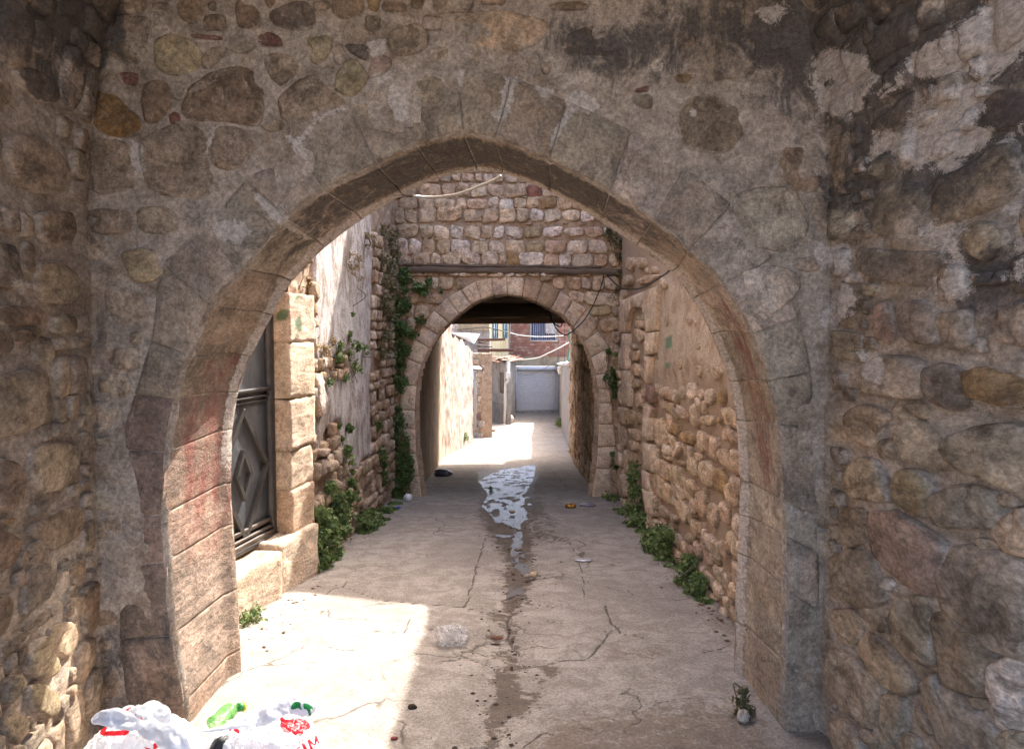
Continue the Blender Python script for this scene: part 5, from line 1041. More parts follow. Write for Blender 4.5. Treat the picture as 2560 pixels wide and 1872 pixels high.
V, Fc = merge([rbox((sx0+.02, YK+.05, (hb+sz0)/2), (.05, .14, hb-sz0), 0, .005, 1.), rbox((sx1-.02, YK+.05, (hb+sz0)/2), (.05, .14, hb-sz0), 0, .005, 1.)]); mobj('shutter_rail', V, Fc, M_PAINT, bk, (.75, .75, .77))
V, Fc = rbox(((sx0+sx1)/2, YK-.1, sz0-.11), (sx1-sx0+.05, .5, .2), 0, .02, .3, .01); mobj('threshold', V, Fc, M_PLG, bk)
win = mobj('window', *merge([rbox(((wx0+wx1)/2, YK+.06, wz0-.03), (wx1-wx0+.12, .2, .07), 0, .01, .5), rbox((wx0+.03, YK+.12, (wz0+wz1)/2), (.06, .1, wz1-wz0), 0, .005, .5), rbox((wx1-.03, YK+.12, (wz0+wz1)/2), (.06, .1, wz1-wz0), 0, .005, .5)]), M_PAINT, bk, (.5, .48, .46))
zr = H_(1500, 150, YK)[2]; cv = np.linspace(wx0+.06, wx1-.06, 60); cz = np.linspace(wz0, zr, 12); CX, CZ = np.meshgrid(cv, cz, indexing='ij'); CY = YK+.2+.03*np.sin(CX*38)
I = np.arange(CX.size).reshape(CX.shape); Fq = np.stack([I[:-1, :-1], I[1:, :-1], I[1:, 1:], I[:-1, 1:]], -1).reshape(-1, 4); sub('curtain', np.stack([CX, CY, CZ], -1).reshape(-1, 3), Fq, M_MATT, bk, win, color=(.115, .13, .21))
sub('railing', *merge([rbox(((wx0+wx1)/2, YK-.06, zr), (wx1-wx0+.1, .03, .035), 0, .005, 1.)]+[rbox((x, YK-.06, (wz0+zr)/2), (.014, .014, zr-wz0), 0, .003, 1.) for x in np.arange(wx0+.05, wx1, .115)]), M_PAINT, bk, win, color=(.5, .5, .52))
xm = H_(1618, 100, YK)[0]; sub('blind', *rbox(((wx0+xm)/2, YK+.3, (zr+wz1)/2), (xm-wx0-.05, .02, wz1-zr), 0, .004, 1.), M_PAINT, bk, win, color=(.8, .8, .8)); sub('pane', *rbox(((wx1+xm)/2, YK+.36, (zr+wz1)/2), (wx1-xm, .02, wz1-zr), 0, .004, 1.), plain('dark_glass', (.04, .05, .06), .15), bk, win)
sub('towel', *rbox(((wx1*.75+wx0*.25), YK-.1, zr-.27), (.5, .03, .6), 0, .02, .06, .05), M_MATT, bk, win, color=(.42, .39, .37))
V, Fc = tube([(H_(1185, 120, YK-.2)), (H_(1175, 500, YK-.2)), H_(1170, 640, YK-.2)], .035, 6); o = mobj('downpipe', V, Fc, M_PAINT, None, (.42, .40, .38)); tag(o, 'thin vertical downpipe between the yellow house and the brick building', 'pipe')
# right plaster wall beyond the passage with white coping
WC = Wall((1.52, 19.55), (2.42, 40.9), 1)
if WC.n[0] > 0: WC.n = -WC.n
rc = thing('garden_wall', 'low grey plastered wall with a broken white coping on the right beyond the passage', 'wall', (1.8, 30, -2.2))
def topz(S): return .78-.042*S
S = np.arange(0, WC.L, .12); Hh = np.linspace(0, 1, 26); SS, HH = np.meshgrid(S, Hh, indexing='ij'); zl = -2.9+(topz(SS)+2.9)*HH; Wp = WC.P(SS, zl, 0); D = .02*fbm(Wp, 2, 4, 131); V = WC.P(SS, zl, D).reshape(-1, 3); I = np.arange(SS.size).reshape(SS.shape)
mobj('plaster', V, np.stack([I[:-1, :-1], I[1:, :-1], I[1:, 1:], I[:-1, 1:]], -1).reshape(-1, 4), M_PLG, rc, None, {'rim': np.zeros(len(V))})
p_ = [WC.P(0, 0, -.03), WC.P(WC.L, 0, -.03), WC.P(WC.L, 0, -.3), WC.P(0, 0, -.3)]; V, Fc = slab([tuple(x[:2]) for x in p_], -2.9, 0); V = np.array(V, float); 
for i in (4, 7): V[i, 2] = topz(0)-.01
for i in (5, 6): V[i, 2] = topz(WC.L)-.01
mobj('core', V, Fc, M_PLG, rc, smoothf=False)
random.seed(57); s = 0
while s < WC.L-.4:
    l = random.uniform(.5, 1.1); V, Fc = rbox(WC.P(s+l/2, topz(s+l/2)+.04, -.1), (l-.03, random.uniform(.36, .46), random.uniform(.06, .12)), math.atan2(WC.e1[1], WC.e1[0]), .02, .12, .03, seed=int(s*7)); mobj('coping_block', V, Fc, M_PAINT, rc, jit((.62, .61, .60), .06)); s += l

# ------------------------------------------------------------------ CABLES
M_CABW = plain('pale_cable', (.40, .37, .33), .5, grime=.1); M_CABB = plain('black_cable', (.02, .02, .02), .5, grime=.1); M_CORD = plain('white_cord', (.7, .68, .62), .6, grime=.1)
def cable(name, P, r, mat, label, cat='cable', k=8): V, Fc = tube(spline(P, k), r, 6); o = mobj(name, V, Fc, mat, None); tag(o, label, cat); return o
cable('plastic_hose', [at(1252, 440, 3.72), at(1238, 449, 3.75), at(1200, 465, 3.78), at(1150, 484, 3.8), at(1100, 492, 3.8), at(1066, 493, 3.78), at(1035, 491, 3.72)], .0068, M_CABW, 'bent beige plastic hose hanging just behind the top of the near arch', 'hose')
F5 = lambda x, y, Y: at(*src('F5', x, y), Y)
cable('black_cable', [F5(1805, 910, 9.3), F5(1790, 1000, 9.28), F5(1720, 1170, 9.25), F5(1640, 1300, 9.22), F5(1540, 1390, 9.2), F5(1490, 1410, 9.3), F5(1430, 1370, 9.5), F5(1380, 1280, 9.9), F5(1350, 1230, 10.3)], .0075, M_CABB, 'black cable hanging in a loop from the timber beam into the second arch')
cable('black_cable', [F5(1370, 1240, 10.2), F5(1400, 1310, 9.9), F5(1450, 1345, 9.8), F5(1475, 1310, 9.8)], .008, M_CABB, 'short black wire curl inside the second arch, behind the long loop')
N1 = lambda x, y, Y: at(*src('N1', x, y), Y)
cable('black_cable', [F5(1830, 930, 9.3), N1(0, 280, 9.2), N1(60, 318, 8.8), N1(160, 330, 8.2), N1(280, 305, 7.4), N1(390, 240, 6.6), N1(500, 165, 5.9), N1(560, 100, 5.6)], .008, M_CABB, 'black wire sagging from the timber beam along the right wall')
cable('white_cord', [H_(1180, 285, 33), H_(1330, 320, 33), H_(1550, 338, 33), H_(1750, 336, 33), H_(1920, 324, 33)], .022, M_CORD, 'upper white washing line strung across the alley before the brick wall', 'cord')
cable('white_cord', [H_(1160, 640, 34), H_(1330, 655, 32), H_(1560, 630, 29), H_(1700, 570, 27), H_(1850, 500, 25), H_(1990, 420, 23)], .018, M_CORD, 'lower white washing line dipping below the brick wall', 'cord')
cable('black_cable', [H_(1300, 855, 36), H_(1430, 862, 34), H_(1560, 830, 31), H_(1720, 740, 28), H_(1860, 640, 24)], .009, M_CABB, 'thin dark wire sagging in front of the roller shutter')
cable('black_cable', [H_(460, 245, 34), H_(640, 228, 34), H_(830, 210, 34), H_(1000, 240, 33), H_(1180, 290, 33)], .02, M_CABB, 'dark wire strung along the grey rendered house')
cable('teal_cable', [H_(2010, 230, 20.2), H_(1998, 330, 20.2), H_(2015, 450, 20.2), H_(1990, 600, 20.2), H_(1995, 720, 20.2)], .035, plain('teal_net', (.10, .26, .25), .7), 'teal plastic netting strip hanging at the end of the stone passage wall', 'netting')
for k, x in enumerate((1845, 1935)): cable('thin_wire', [H_(x, 110, 30), H_(x+3, 400, 30), H_(x, 690, 30)], .008, M_CABB, ['left', 'right'][k]+' one of two thin vertical wires before the brick wall', 'wire')
o = cable('plastic_rag', [H_(1860, 750, 24), H_(1858, 800, 24), H_(1870, 850, 24)], .05, M_CORD, 'white plastic rag hanging on the far end of the low right wall', 'rag')
V, Fc = rbox(at(*src('K', 787, 550), 5.62), (.02, .075, .075), .0, .003, .1); pq = mobj('number_plate', V, Fc, plain('plate_white', (.6, .6, .6), .5), None); tag(pq, 'small square number plate on the wall above the door jamb', 'plate')
V, Fc = merge([rbox(at(*src('K', 787, 550), 5.62)+np.array([.012, .0, dz]), (.004, .045, .008), 0, .001, .1) for dz in (-.02, 0, .02)]); q_ = mobj('plate_print', V, Fc, M_CABB, None); q_.parent = pq; q_.location = Vector(q_.location)-Vector(pq.location)

# ------------------------------------------------------------------ PLANTS
def leafmat(name, c0, c1):
    b = NB(name); t = b.attr('tone'); c = b.mix(t, c0, c1); c = b.mix(b.mr(t, .93, .97), c, (.24, .17, .07)); o = b.n('ShaderNodeBsdfPrincipled'); b.put(o.inputs['Base Color'], c); b.put(o.inputs['Roughness'], .55); b.put(o.inputs['Specular IOR Level'], .35)
    tr = b.n('ShaderNodeBsdfTranslucent'); b.put(tr.inputs['Color'], c); mx = b.n('ShaderNodeMixShader'); b.put(mx.inputs[0], .3); b.t.links.new(o.outputs[0], mx.inputs[1]); b.t.links.new(tr.outputs[0], mx.inputs[2]); b.t.links.new(mx.outputs[0], b.out.inputs[0]); return b.m
M_LEAF = leafmat('weed_leaf', (.075, .13, .042), (.26, .34, .11)); M_LEAFD = leafmat('ivy_leaf', (.05, .10, .03), (.18, .26, .08)); M_DRY = leafmat('dry_leaf', (.22, .15, .085), (.40, .31, .17)); M_MIX = leafmat('half_dry_leaf', (.10, .105, .045), (.26, .21, .12))
M_STEM = plain('stem', (.13, .10, .06), .8)
def plant(name, label, blobs, n, ls, mat, cat='plant', group=None, stems=6, wall=None, seed=0, flat=.5):
    rg = np.random.default_rng(seed+100); B = np.array([b_[0] for b_ in blobs]); Rr = np.array([b_[1] for b_ in blobs]); wts = Rr**1.7; wts /= wts.sum(); k = rg.choice(len(B), n, p=wts)
    d = rg.normal(size=(n, 3)); d /= np.linalg.norm(d, axis=1)[:, None]; r = rg.random(n)**.55; P = B[k]+d*(Rr[k]*r)[:, None]*np.array([1, 1, 1.05])
    # sprigs: leaves gather round short twigs, leaving gaps
    cl = fbm(P, 1/.055, 2, seed); keep = cl > -.09+.07*rg.normal(size=n); P = P[keep]; d = d[keep]; n = len(P)
    if wall is not None: dist = (P-wall.p0)@wall.n; P = P+np.outer(np.maximum(0, .012-dist), wall.n)
    base = gheight(P[:, 0], P[:, 1]); P[:, 2] = np.maximum(P[:, 2], base+.008)
    u = rg.normal(size=(n, 3)); u[:, 2] -= .3; u /= np.linalg.norm(u, axis=1)[:, None]; nn = d+rg.normal(size=(n, 3))*.6+np.array([0, -.2, .7]); v = np.cross(nn, u); v /= np.linalg.norm(v, axis=1)[:, None]; nn = np.cross(u, v)
    L = ls*(.45+1.1*rg.random(n)**1.5); W = L*(.24+.2*rg.random(n)); V = np.stack([P-u*L[:, None]*.5, P+v*W[:, None]+nn*L[:, None]*.08, P+u*L[:, None]*.5, P-v*W[:, None]+nn*L[:, None]*.08], 1).reshape(-1, 3)
    I = np.arange(n)*4; Fq = np.concatenate([np.stack([I, I+1, I+2], -1), np.stack([I, I+2, I+3], -1)]); tone = np.repeat(np.clip(rg.normal(.4, .3, n), 0, 1), 4)
    c = B.mean(0); root = thing(name, label, cat, (c[0], c[1], gz(c[1])), group)
    mobj('foliage', V, Fq, mat, root, None, {'tone': tone}, smoothf=False)
    st = []
    for s in range(stems):
        b_ = B[rg.integers(len(B))]; e = b_+rg.normal(size=3)*Rr.mean()*.8; f0 = np.array([b_[0]+rg.normal()*.04, b_[1]+rg.normal()*.05, max(gz(b_[1]), b_[2]-.13)]); V_, F_ = tube(spline([f0, (f0+e)/2+rg.normal(size=3)*.03, e], 4), .0035, 4); mobj('stem', V_, F_, M_STEM, root)
def wb(w, v, lst, off=.07):
    out = []
    for x, y, r in lst:
        s_, h_ = w.px(*src(v, x, y)); P = w.P(s_, h_, off); out.append((P, 1.3*r*P[1]/F_PX/VW[v][0])); 
    return out
GW = 'weeds along the foot of the right wall'
plant('weed_clump', 'tall dark green weeds climbing the niche jamb at the right wall', wb(W3_, 'N2', [(205, 380, 40), (190, 480, 45), (200, 590, 45), (205, 700, 65), (150, 800, 80), (120, 880, 70), (240, 850, 90), (220, 930, 90), (280, 970, 70)]), 5200, .036, M_LEAF, group=GW, wall=W3_, seed=1)
plant('weed_clump', 'middle leafy weed clump on the right, below the rounded stones', wb(W3_, 'N2', [(340, 960, 60), (400, 980, 100), (480, 960, 80), (430, 1070, 110), (480, 1130, 80), (360, 1110, 60), (540, 1190, 50), (520, 920, 40)], .09), 5200, .034, M_LEAF, group=GW, wall=W3_, seed=2)
plant('weed_clump', 'nearest weed clump on the right, beside the near arch', wb(W3_, 'N2', [(650, 1180, 70), (690, 1280, 110), (660, 1380, 90), (760, 1330, 70), (740, 1450, 80), (800, 1510, 60), (680, 1130, 40), (640, 1440, 50)], .08), 5200, .030, M_LEAF, group=GW, wall=W3_, seed=3)
plant('weed_clump', 'small weeds at the corner of the second arch, right side', wb(W3_, 'G', [(1450, 1500, 35), (1500, 1540, 55), (1540, 1600, 50), (1500, 1460, 30), (1560, 1640, 30)], .1), 1500, .045, M_LEAF, group=GW, seed=4)
plant('wall_weed', 'dark shrubby tuft growing on the right side of the second arch', [(at(*src('G', x, y), 9.32), r/2.622*9.3/F_PX) for x, y, r in ((1490, 770, 35), (1510, 830, 45), (1470, 800, 30), (1520, 880, 25), (1510, 920, 15))], 900, .045, M_LEAFD, seed=5, group='tufts on the second arch')
plant('wall_weed', 'upper small tuft on the right side of the second arch', [(at(*src('G', x, y), 9.32), r/2.622*9.3/F_PX) for x, y, r in ((1475, 625, 20), (1535, 640, 25), (1510, 1370, 28), (1500, 1290, 18))], 350, .045, M_LEAFD, seed=6, group='tufts on the second arch')
plant('wall_weed', 'mossy growth at the right end of the timber beam and above it', [(F5(x, y, 9.33), r/3.227*9.3/F_PX) for x, y, r in ((1935, 920, 35), (1920, 1050, 30), (1900, 650, 60), (1990, 700, 60), (1840, 590, 40), (1930, 780, 40))], 1000, .04, M_MIX, seed=7)
plant('ivy', 'ivy curtain climbing the left corner beside the second arch', [(at(*src('E5', x, y), 9.30), r/3.756*9.3/F_PX) for x, y, r in ((1020, 450, 50), (1000, 520, 60), (1010, 620, 50), (990, 730, 80), (1040, 770, 50), (960, 850, 80), (970, 950, 90), (1050, 1010, 60), (970, 1060, 80), (1000, 1160, 90), (960, 1250, 90), (980, 1330, 60), (930, 1430, 80), (990, 1480, 70), (960, 1540, 70), (1120, 1040, 40))]+[(at(*src('F5', x, y), 9.33), r/3.227*9.3/F_PX) for x, y, r in ((240, 960, 40), (300, 1030, 50), (350, 1050, 50), (400, 990, 40), (480, 1050, 30), (200, 1180, 50), (250, 1420, 30), (330, 1290, 50))], 5200, .042, M_LEAFD, cat='ivy', stems=7, seed=8)
plant('ivy', 'dense lower ivy column hugging the left jamb of the second arch down to the ground', [(at(*src('E6', x, y), 9.27), r/3.303*9.3/F_PX) for x, y, r in ((845, 200, 35), (850, 280, 50), (870, 350, 60), (860, 430, 70), (890, 500, 60), (870, 580, 80), (900, 650, 80), (890, 740, 90), (870, 820, 80), (850, 900, 80), (830, 960, 70), (800, 1000, 60), (740, 1020, 50))], 6000, .042, M_LEAFD, cat='ivy', stems=14, seed=9)
GL = 'weeds along the foot of the left wall'
plant('weed_clump', 'big pale green weed clump on the left, beside the door sill', wb(W2, 'E6', [(140, 1060, 60), (170, 1150, 80), (120, 1240, 70), (180, 1280, 90), (100, 1340, 60), (220, 1380, 80), (130, 1450, 90), (220, 1450, 60), (80, 1520, 40), (230, 1200, 50)], .07), 5200, .034, M_LEAF, group=GL, wall=W2, seed=10)
plant('weed_clump', 'climbing weeds on the left wall just right of the pale green clump', wb(W2, 'E6', [(300, 1000, 70), (320, 1080, 80), (280, 1160, 80), (340, 1200, 60), (270, 1260, 50), (400, 880, 60), (400, 960, 60), (410, 820, 40), (240, 860, 50), (290, 930, 50), (380, 540, 30), (385, 620, 40), (430, 700, 30)], .05), 5200, .034, M_LEAF, group=GL, wall=W2, seed=11)
plant('weed_clump', 'low spreading weeds in the middle of the left wall foot', wb(W2, 'E6', [(480, 1120, 70), (540, 1130, 90), (600, 1160, 80), (500, 1220, 80), (580, 1230, 60), (470, 1280, 50), (670, 1060, 60), (700, 1120, 60), (750, 1050, 50), (800, 1070, 30)], .10), 4200, .036, M_LEAF, group=GL, wall=W2, seed=12)
plant('wall_weed', 'green tuft hanging on the left wall near its far end', wb(W2, 'E6', [(655, 330, 30), (650, 380, 20), (670, 580, 50), (690, 640, 50), (700, 720, 50), (700, 800, 40), (410, 360, 30), (330, 350, 20), (350, 450, 15)], .03), 1700, .036, M_LEAFD, wall=W2, seed=13)
plant('wall_weed', 'thin scattered green sprigs on the middle of the left wall', wb(W2, 'E5', [(500, 1130, 50), (560, 1150, 40), (630, 1180, 40), (480, 1230, 40), (390, 1150, 40), (380, 1260, 50), (540, 1350, 60), (290, 1480, 40), (430, 1440, 40), (510, 850, 25), (490, 1040, 30)], .02), 1300, .030, M_LEAF, wall=W2, seed=14)
plant('dry_creeper', 'tangled dry brown creeper hanging in the far left corner', wb(W2, 'E5', [(800, 60, 60), (860, 150, 70), (780, 330, 60), (850, 400, 80), (800, 520, 80), (860, 620, 80), (800, 760, 90), (840, 880, 70), (800, 1050, 80), (850, 1150, 60), (780, 1200, 60), (880, 260, 60)], .04), 4600, .034, M_MIX, cat='creeper', wall=W2, seed=15, stems=14)
plant('dry_tuft', 'dry brown and yellow tufts hanging on the sunlit top of the left wall', wb(W2, 'E5', [(640, 100, 40), (680, 150, 35), (640, 200, 30), (490, 300, 40), (500, 370, 50), (560, 320, 30), (540, 420, 40), (480, 470, 30), (580, 520, 25), (540, 640, 20)], .035), 1100, .022, M_DRY, cat='plant', wall=W2, seed=16, stems=5)
plant('dry_tuft', 'dry twiggy tuft in the cracked edge beside the door jamb', wb(W2, 'E5', [(100, 560, 30), (90, 520, 25), (100, 780, 30), (150, 1130, 60), (250, 1180, 50), (320, 1100, 40)], .02), 900, .022, M_DRY, cat='plant', wall=W2, seed=17, stems=4)
plant('small_weed', 'low green weed at the foot of the door sill, in the sun', [(ground_px(*src('q3', x, y))+[0, 0, .03], .05) for x, y in ((1100, 1090), (1080, 1110), (1130, 1085), (1150, 1090), (1090, 1060), (1110, 1050))], 700, .022, M_LEAF, seed=18, stems=8)
plant('small_weed', 'tiny green sprig on the front of the door sill', [(at(*src('q3', x, y), 4.6), .018) for x, y in ((1070, 920), (1085, 922), (1060, 980))], 120, .016, M_LEAF, seed=19, stems=2)
plant('small_weed', 'little yellow green weed at the base of the near arch, right pier', [(at(*src('q4', x, y), 3.18), r) for x, y, r in ((1020, 1410, .03), (1010, 1440, .035), (1035, 1460, .03), (1050, 1485, .025), (995, 1510, .022), (1025, 1390, .02))], 420, .020, M_MIX, seed=20, stems=5)
plant('small_weed', 'bright green sprig on the ground by the far left wall', [(at(*src('P', 1163, 1096), 22.5), .12), (at(*src('P', 1163, 1088), 22.5), .08)], 260, .05, M_LEAF, seed=21, stems=3)
plant('small_weed', 'weeds at the foot of the low right wall near its far end', [(ground_px(*src('H', x, y))+[0, 0, .15], .18) for x, y in ((1860, 1590), (1850, 1560))], 400, .07, M_LEAF, seed=22, stems=3)
plant('small_weed', 'tiny sprig growing out of the wet gutter', [(ground_px(*src('W', 404, 180))+[0, 0, .03], .035)], 90, .022, M_LEAFD, seed=23, stems=2)
plant('small_weed', 'small weeds at the foot of the passage wall, right side', [(ground_px(*src('G', 1230, 1300))+[0, 0, .08], .08), (ground_px(*src('G', 1300, 1375))+[0, 0, .05], .06)], 260, .04, M_LEAF, seed=24, stems=3)

# ------------------------------------------------------------------ RUBBISH
def bagmat(name, red=(.75, .02, .035)):
    b = NB(name); p = b.attr('print'); g = b.attr('printg'); n = b.noise(24, 5, .6, dist=1.2)
    c = b.mix(b.mr(p, .42, .58), (.88, .88, .89), red); c = b.mix(b.mr(g, .42, .58), c, (.02, .30, .07)); s_ = b.n('ShaderNodeBsdfPrincipled'); b.put(s_.inputs['Base Color'], c); b.put(s_.inputs['Roughness'], .32); b.put(s_.inputs['Normal'], b.bump(n, .3, .012))
    tr = b.n('ShaderNodeBsdfTranslucent'); b.put(tr.inputs['Color'], c); mx = b.n('ShaderNodeMixShader'); b.put(mx.inputs[0], .45); b.t.links.new(s_.outputs[0], mx.inputs[1]); b.t.links.new(tr.outputs[0], mx.inputs[2]); b.t.links.new(mx.outputs[0], b.out.inputs[0]); return b.m
M_BAG = bagmat('carrier_bag_plastic')
def bag(root, c, R, top, prints, greens, seed, knots):
    nu, nv = 380, 260; u = np.linspace(0, 2*math.pi, nu, endpoint=False); v = np.linspace(.001, math.pi-.001, nv); U, Vv = np.meshgrid(u, v, indexing='ij'); d = np.stack([np.cos(U)*np.sin(Vv), np.sin(U)*np.sin(Vv), np.cos(Vv)], -1)
    neck = smooth(.75, 1., d[..., 2]); r = 1+.10*fbm(d+seed, 1.8, 4, seed)+.05*np.abs(fbm(d+seed, 4.5, 3, seed+3))
    fold = .06*neck*np.sin(U*11+3*fbm(d, 2, 2, 4)); P = d*np.array(R)*(r+fold)[..., None]; P[..., 0] *= 1-.55*neck; P[..., 1] *= 1-.55*neck; P[..., 2] += neck*top
    cre = .010*fbm(d*np.array([2.5, 2.5, 1.])+seed, 6, 4, seed+9, .6); P = P+d*cre[..., None]; P = P+np.array(c); P[..., 2] = np.maximum(P[..., 2], gheight(P[..., 0], P[..., 1])+.004)
    I = np.arange(nu*nv).reshape(nu, nv); I2 = np.vstack([I, I[:1]]); Fq = np.stack([I2[:-1, :-1], I2[:-1, 1:], I2[1:, 1:], I2[1:, :-1]], -1).reshape(-1, 4); px_ = project(P); fr = (P[..., 1] < c[1]+.12)
    mobj('bag_body', P.reshape(-1, 3), Fq, M_BAG, root, None, {'print': mask(px_, prints, 3)*fr, 'printg': mask(px_, greens, 3)*fr})
    for j_seed, (pts_, w_, pr) in enumerate(knots):                                   # tied handles: crumpled ribbons with thickness
        S = spline(pts_, 8); m = len(S); wv = np.interp(np.linspace(0, 1, m), np.linspace(0, 1, len(w_)), w_); T = np.gradient(S, axis=0); T /= np.linalg.norm(T, axis=1)[:, None]; side = np.cross(T, (0, -.8, .6)); side /= np.linalg.norm(side, axis=1)[:, None]; nn = np.cross(side, T); k = 14; V = []
        for sgn in (0, 1):
            for j in range(k+1):
                a = j/k*2-1; Q = S+side*(a*wv*.66*(1+.25*fbm(S*40+j_seed, 1, 2, 3)))[:, None]+nn*((math.cos(a*1.5)*.12*wv)-sgn*.0015)[:, None]
                V.append(Q+nn*(.006*fbm(Q*[1, 1, 1], 30, 3, 17)+.004*np.abs(fbm(Q, 60, 2, 19)))[:, None]*(wv[:, None]/.04+.3))
        V = np.array(V); kk = k+1; I = np.arange(2*kk*m).reshape(2*kk, m); V = V.reshape(-1, 3); Fl = []
        for o_ in (0, kk):
            A_ = I[o_:o_+kk]; q = np.stack([A_[:-1, :-1], A_[1:, :-1], A_[1:, 1:], A_[:-1, 1:]], -1).reshape(-1, 4); Fl.append(q if o_ == 0 else q[:, ::-1])
        px_ = project(V); mobj('bag_handle', V, np.concatenate(Fl), M_BAG, root, None, {'print': mask(px_, pr, 3), 'printg': mask(px_, greens, 3)})
S2 = lambda x, y, Y: at(*src('S2', x, y), Y); S1 = lambda x, y, Y: at(*src('S1', x, y), Y)
c1 = at(355, 1930, 2.52); b1 = thing('carrier_bag', 'white tied carrier bag with red oval print, left one beside the arch pier', 'bag', (c1[0], c1[1], gz(2.5)))
c1[2] = gz(2.5)+.14
bag(b1, c1, (.185, .16, .15), .03, [pts('S2', '400,720 480,570 760,580 800,640 560,610 510,700 820,690 880,660 830,560 1030,660 980,740 900,790 480,790 410,760'), pts('S2', '1480,960 1560,830 1610,940 1720,990 1560,1030 1480,1100'), pts('S2', '1290,1010 1420,1050 1480,1100 1350,1090')], [], 3,
    [([S2(1250, 640, 2.42), S2(1000, 500, 2.40), S2(700, 400, 2.38), S2(420, 380, 2.38), S2(270, 480, 2.38), S2(420, 490, 2.37), S2(700, 540, 2.37), S2(1100, 620, 2.4)], [.02, .032, .036, .022, .012, .02, .022, .02], []),
     ([S2(1200, 640, 2.44), S2(1300, 420, 2.46), S2(1450, 340, 2.48), S2(1600, 420, 2.48), S2(1640, 560, 2.47), S2(1450, 620, 2.44), S2(1250, 640, 2.42)], [.03, .05, .055, .05, .045, .04, .03], [pts('S2', '1090,350 1130,340 1130,400 1090,390'), pts('S2', '1200,420 1250,410 1280,490 1240,470')]),
     ([S2(1250, 600, 2.42), S2(1500, 700, 2.40), S2(1750, 830, 2.38), S2(2000, 1000, 2.36), S2(2150, 1150, 2.36)], [.035, .045, .05, .045, .03], []),
     ([S2(1200, 560, 2.50), S2(1050, 380, 2.52), S2(900, 300, 2.54), S2(1040, 240, 2.55), S2(1150, 320, 2.54)], [.015, .02, .02, .015, .01], [pts('S2', '860,290 1030,215 1060,260 900,330'), pts('S2', '980,310 1100,280 1080,350 1000,350')])])
c2 = at(660, 1935, 2.58); b2 = thing('carrier_bag', 'white carrier bag with red petals, green patch and red letters, on sunlit paving', 'bag', (c2[0], c2[1], gz(2.6))); c2[2] = gz(2.6)+.13
PR = ['1310,450 1340,365 1350,430 1390,460 1460,455 1520,430 1470,640 1430,665 1370,645 1325,600 1312,540', '1535,430 1610,440 1690,465 1740,510 1760,570 1740,600 1700,620 1655,620 1655,670 1620,710 1570,710 1520,690 1480,640',
      '1545,904 1560,880 1600,860 1612,880 1580,895 1575,1000 1545,1000', '1630,770 1650,762 1660,785 1640,795', '1625,820 1665,800 1710,900 1740,980 1700,980 1665,904', '1712,770 1740,755 1800,810 1820,830 1830,700 1845,690 1890,790 1892,825 1870,815 1855,770 1840,835 1820,845 1760,810 1800,900 1760,904',
      '620,590 660,580 700,620 725,625 700,640 720,680 690,670 620,630', '545,620 560,600 590,605 575,635']
GRp = ['1465,300 1490,220 1550,195 1620,200 1610,260 1630,300 1640,320 1600,310 1580,280 1550,300 1500,315', '1650,215 1720,230 1790,270 1812,320 1800,330 1780,300 1755,300 1770,400 1780,440 1765,445 1740,400 1720,340 1690,300 1660,310']
bag(b2, c2, (.20, .16, .14), .02, [pts('S1', p) for p in PR], [pts('S1', p) for p in GRp], 8,
    [([S1(1000, 480, 2.50), S1(850, 500, 2.48), S1(600, 560, 2.45), S1(350, 610, 2.43), S1(130, 640, 2.42)], [.03, .028, .012, .008, .004], []),
     ([S1(1000, 470, 2.5), S1(1150, 400, 2.5), S1(1300, 300, 2.52), S1(1500, 240, 2.54), S1(1700, 300, 2.54), S1(1780, 380, 2.54)], [.03, .035, .045, .05, .04, .03], [])])
root = thing('plastic_bottle', 'crushed green plastic bottle with a green and yellow cap, behind the right carrier bag', 'bottle', tuple(S1(450, 480, 2.85)))
b = NB('green_pet'); o_ = b.n('ShaderNodeBsdfPrincipled'); 
for k_, v_ in (('Base Color', (.22, .62, .18)), ('Roughness', .12), ('Transmission Weight', .75), ('IOR', 1.3), ('Alpha', .85)): b.put(o_.inputs[k_], v_)
b.put(o_.inputs['Normal'], b.bump(b.noise(30, 3, .5), .6, .02)); b.t.links.new(o_.outputs[0], b.out.inputs[0]); M_PET = b.m
ax = [S1(290, 540, 2.74), S1(360, 500, 2.76), S1(450, 430, 2.79), S1(540, 340, 2.82), S1(600, 300, 2.84), S1(650, 285, 2.85), S1(690, 280, 2.855)]
Sx = spline(ax, 6); rr = np.interp(np.linspace(0, 1, len(Sx)), [0, .06, .45, .62, .8, 1], [.01, .034, .036, .03, .014, .012]); V = []; n_ = 20
for i in range(len(Sx)):
    t = Sx[min(i+1, len(Sx)-1)]-Sx[max(i-1, 0)]; t /= np.linalg.norm(t); a = np.cross(t, (0, 0, 1.)); a /= np.linalg.norm(a); b_ = np.cross(t, a)
    for k in range(n_): th = 2*math.pi*k/n_; dd = a*math.cos(th)+b_*math.sin(th)*.75; V.append(Sx[i]+dd*rr[i]*(1+.14*float(fbm(np.array(dd*1.4+i*.12), 1.5, 3, 7))))
Fc = [(i*n_+k, i*n_+(k+1) % n_, (i+1)*n_+(k+1) % n_, (i+1)*n_+k) for i in range(len(Sx)-1) for k in range(n_)]; mobj('bottle_body', V, Fc, M_PET, root)
V, Fc = tube([S1(680, 282, 2.853), S1(765, 272, 2.87)], .0155, 16); mobj('cap', V, Fc, plain('green_cap', (.03, .22, .06), .4, grime=.05), root); V, Fc = tube([S1(745, 274, 2.866), S1(772, 271, 2.872)], .0175, 16); mobj('ring', V, Fc, plain('yellow_cap', (.75, .62, .05), .4, grime=.05), root)
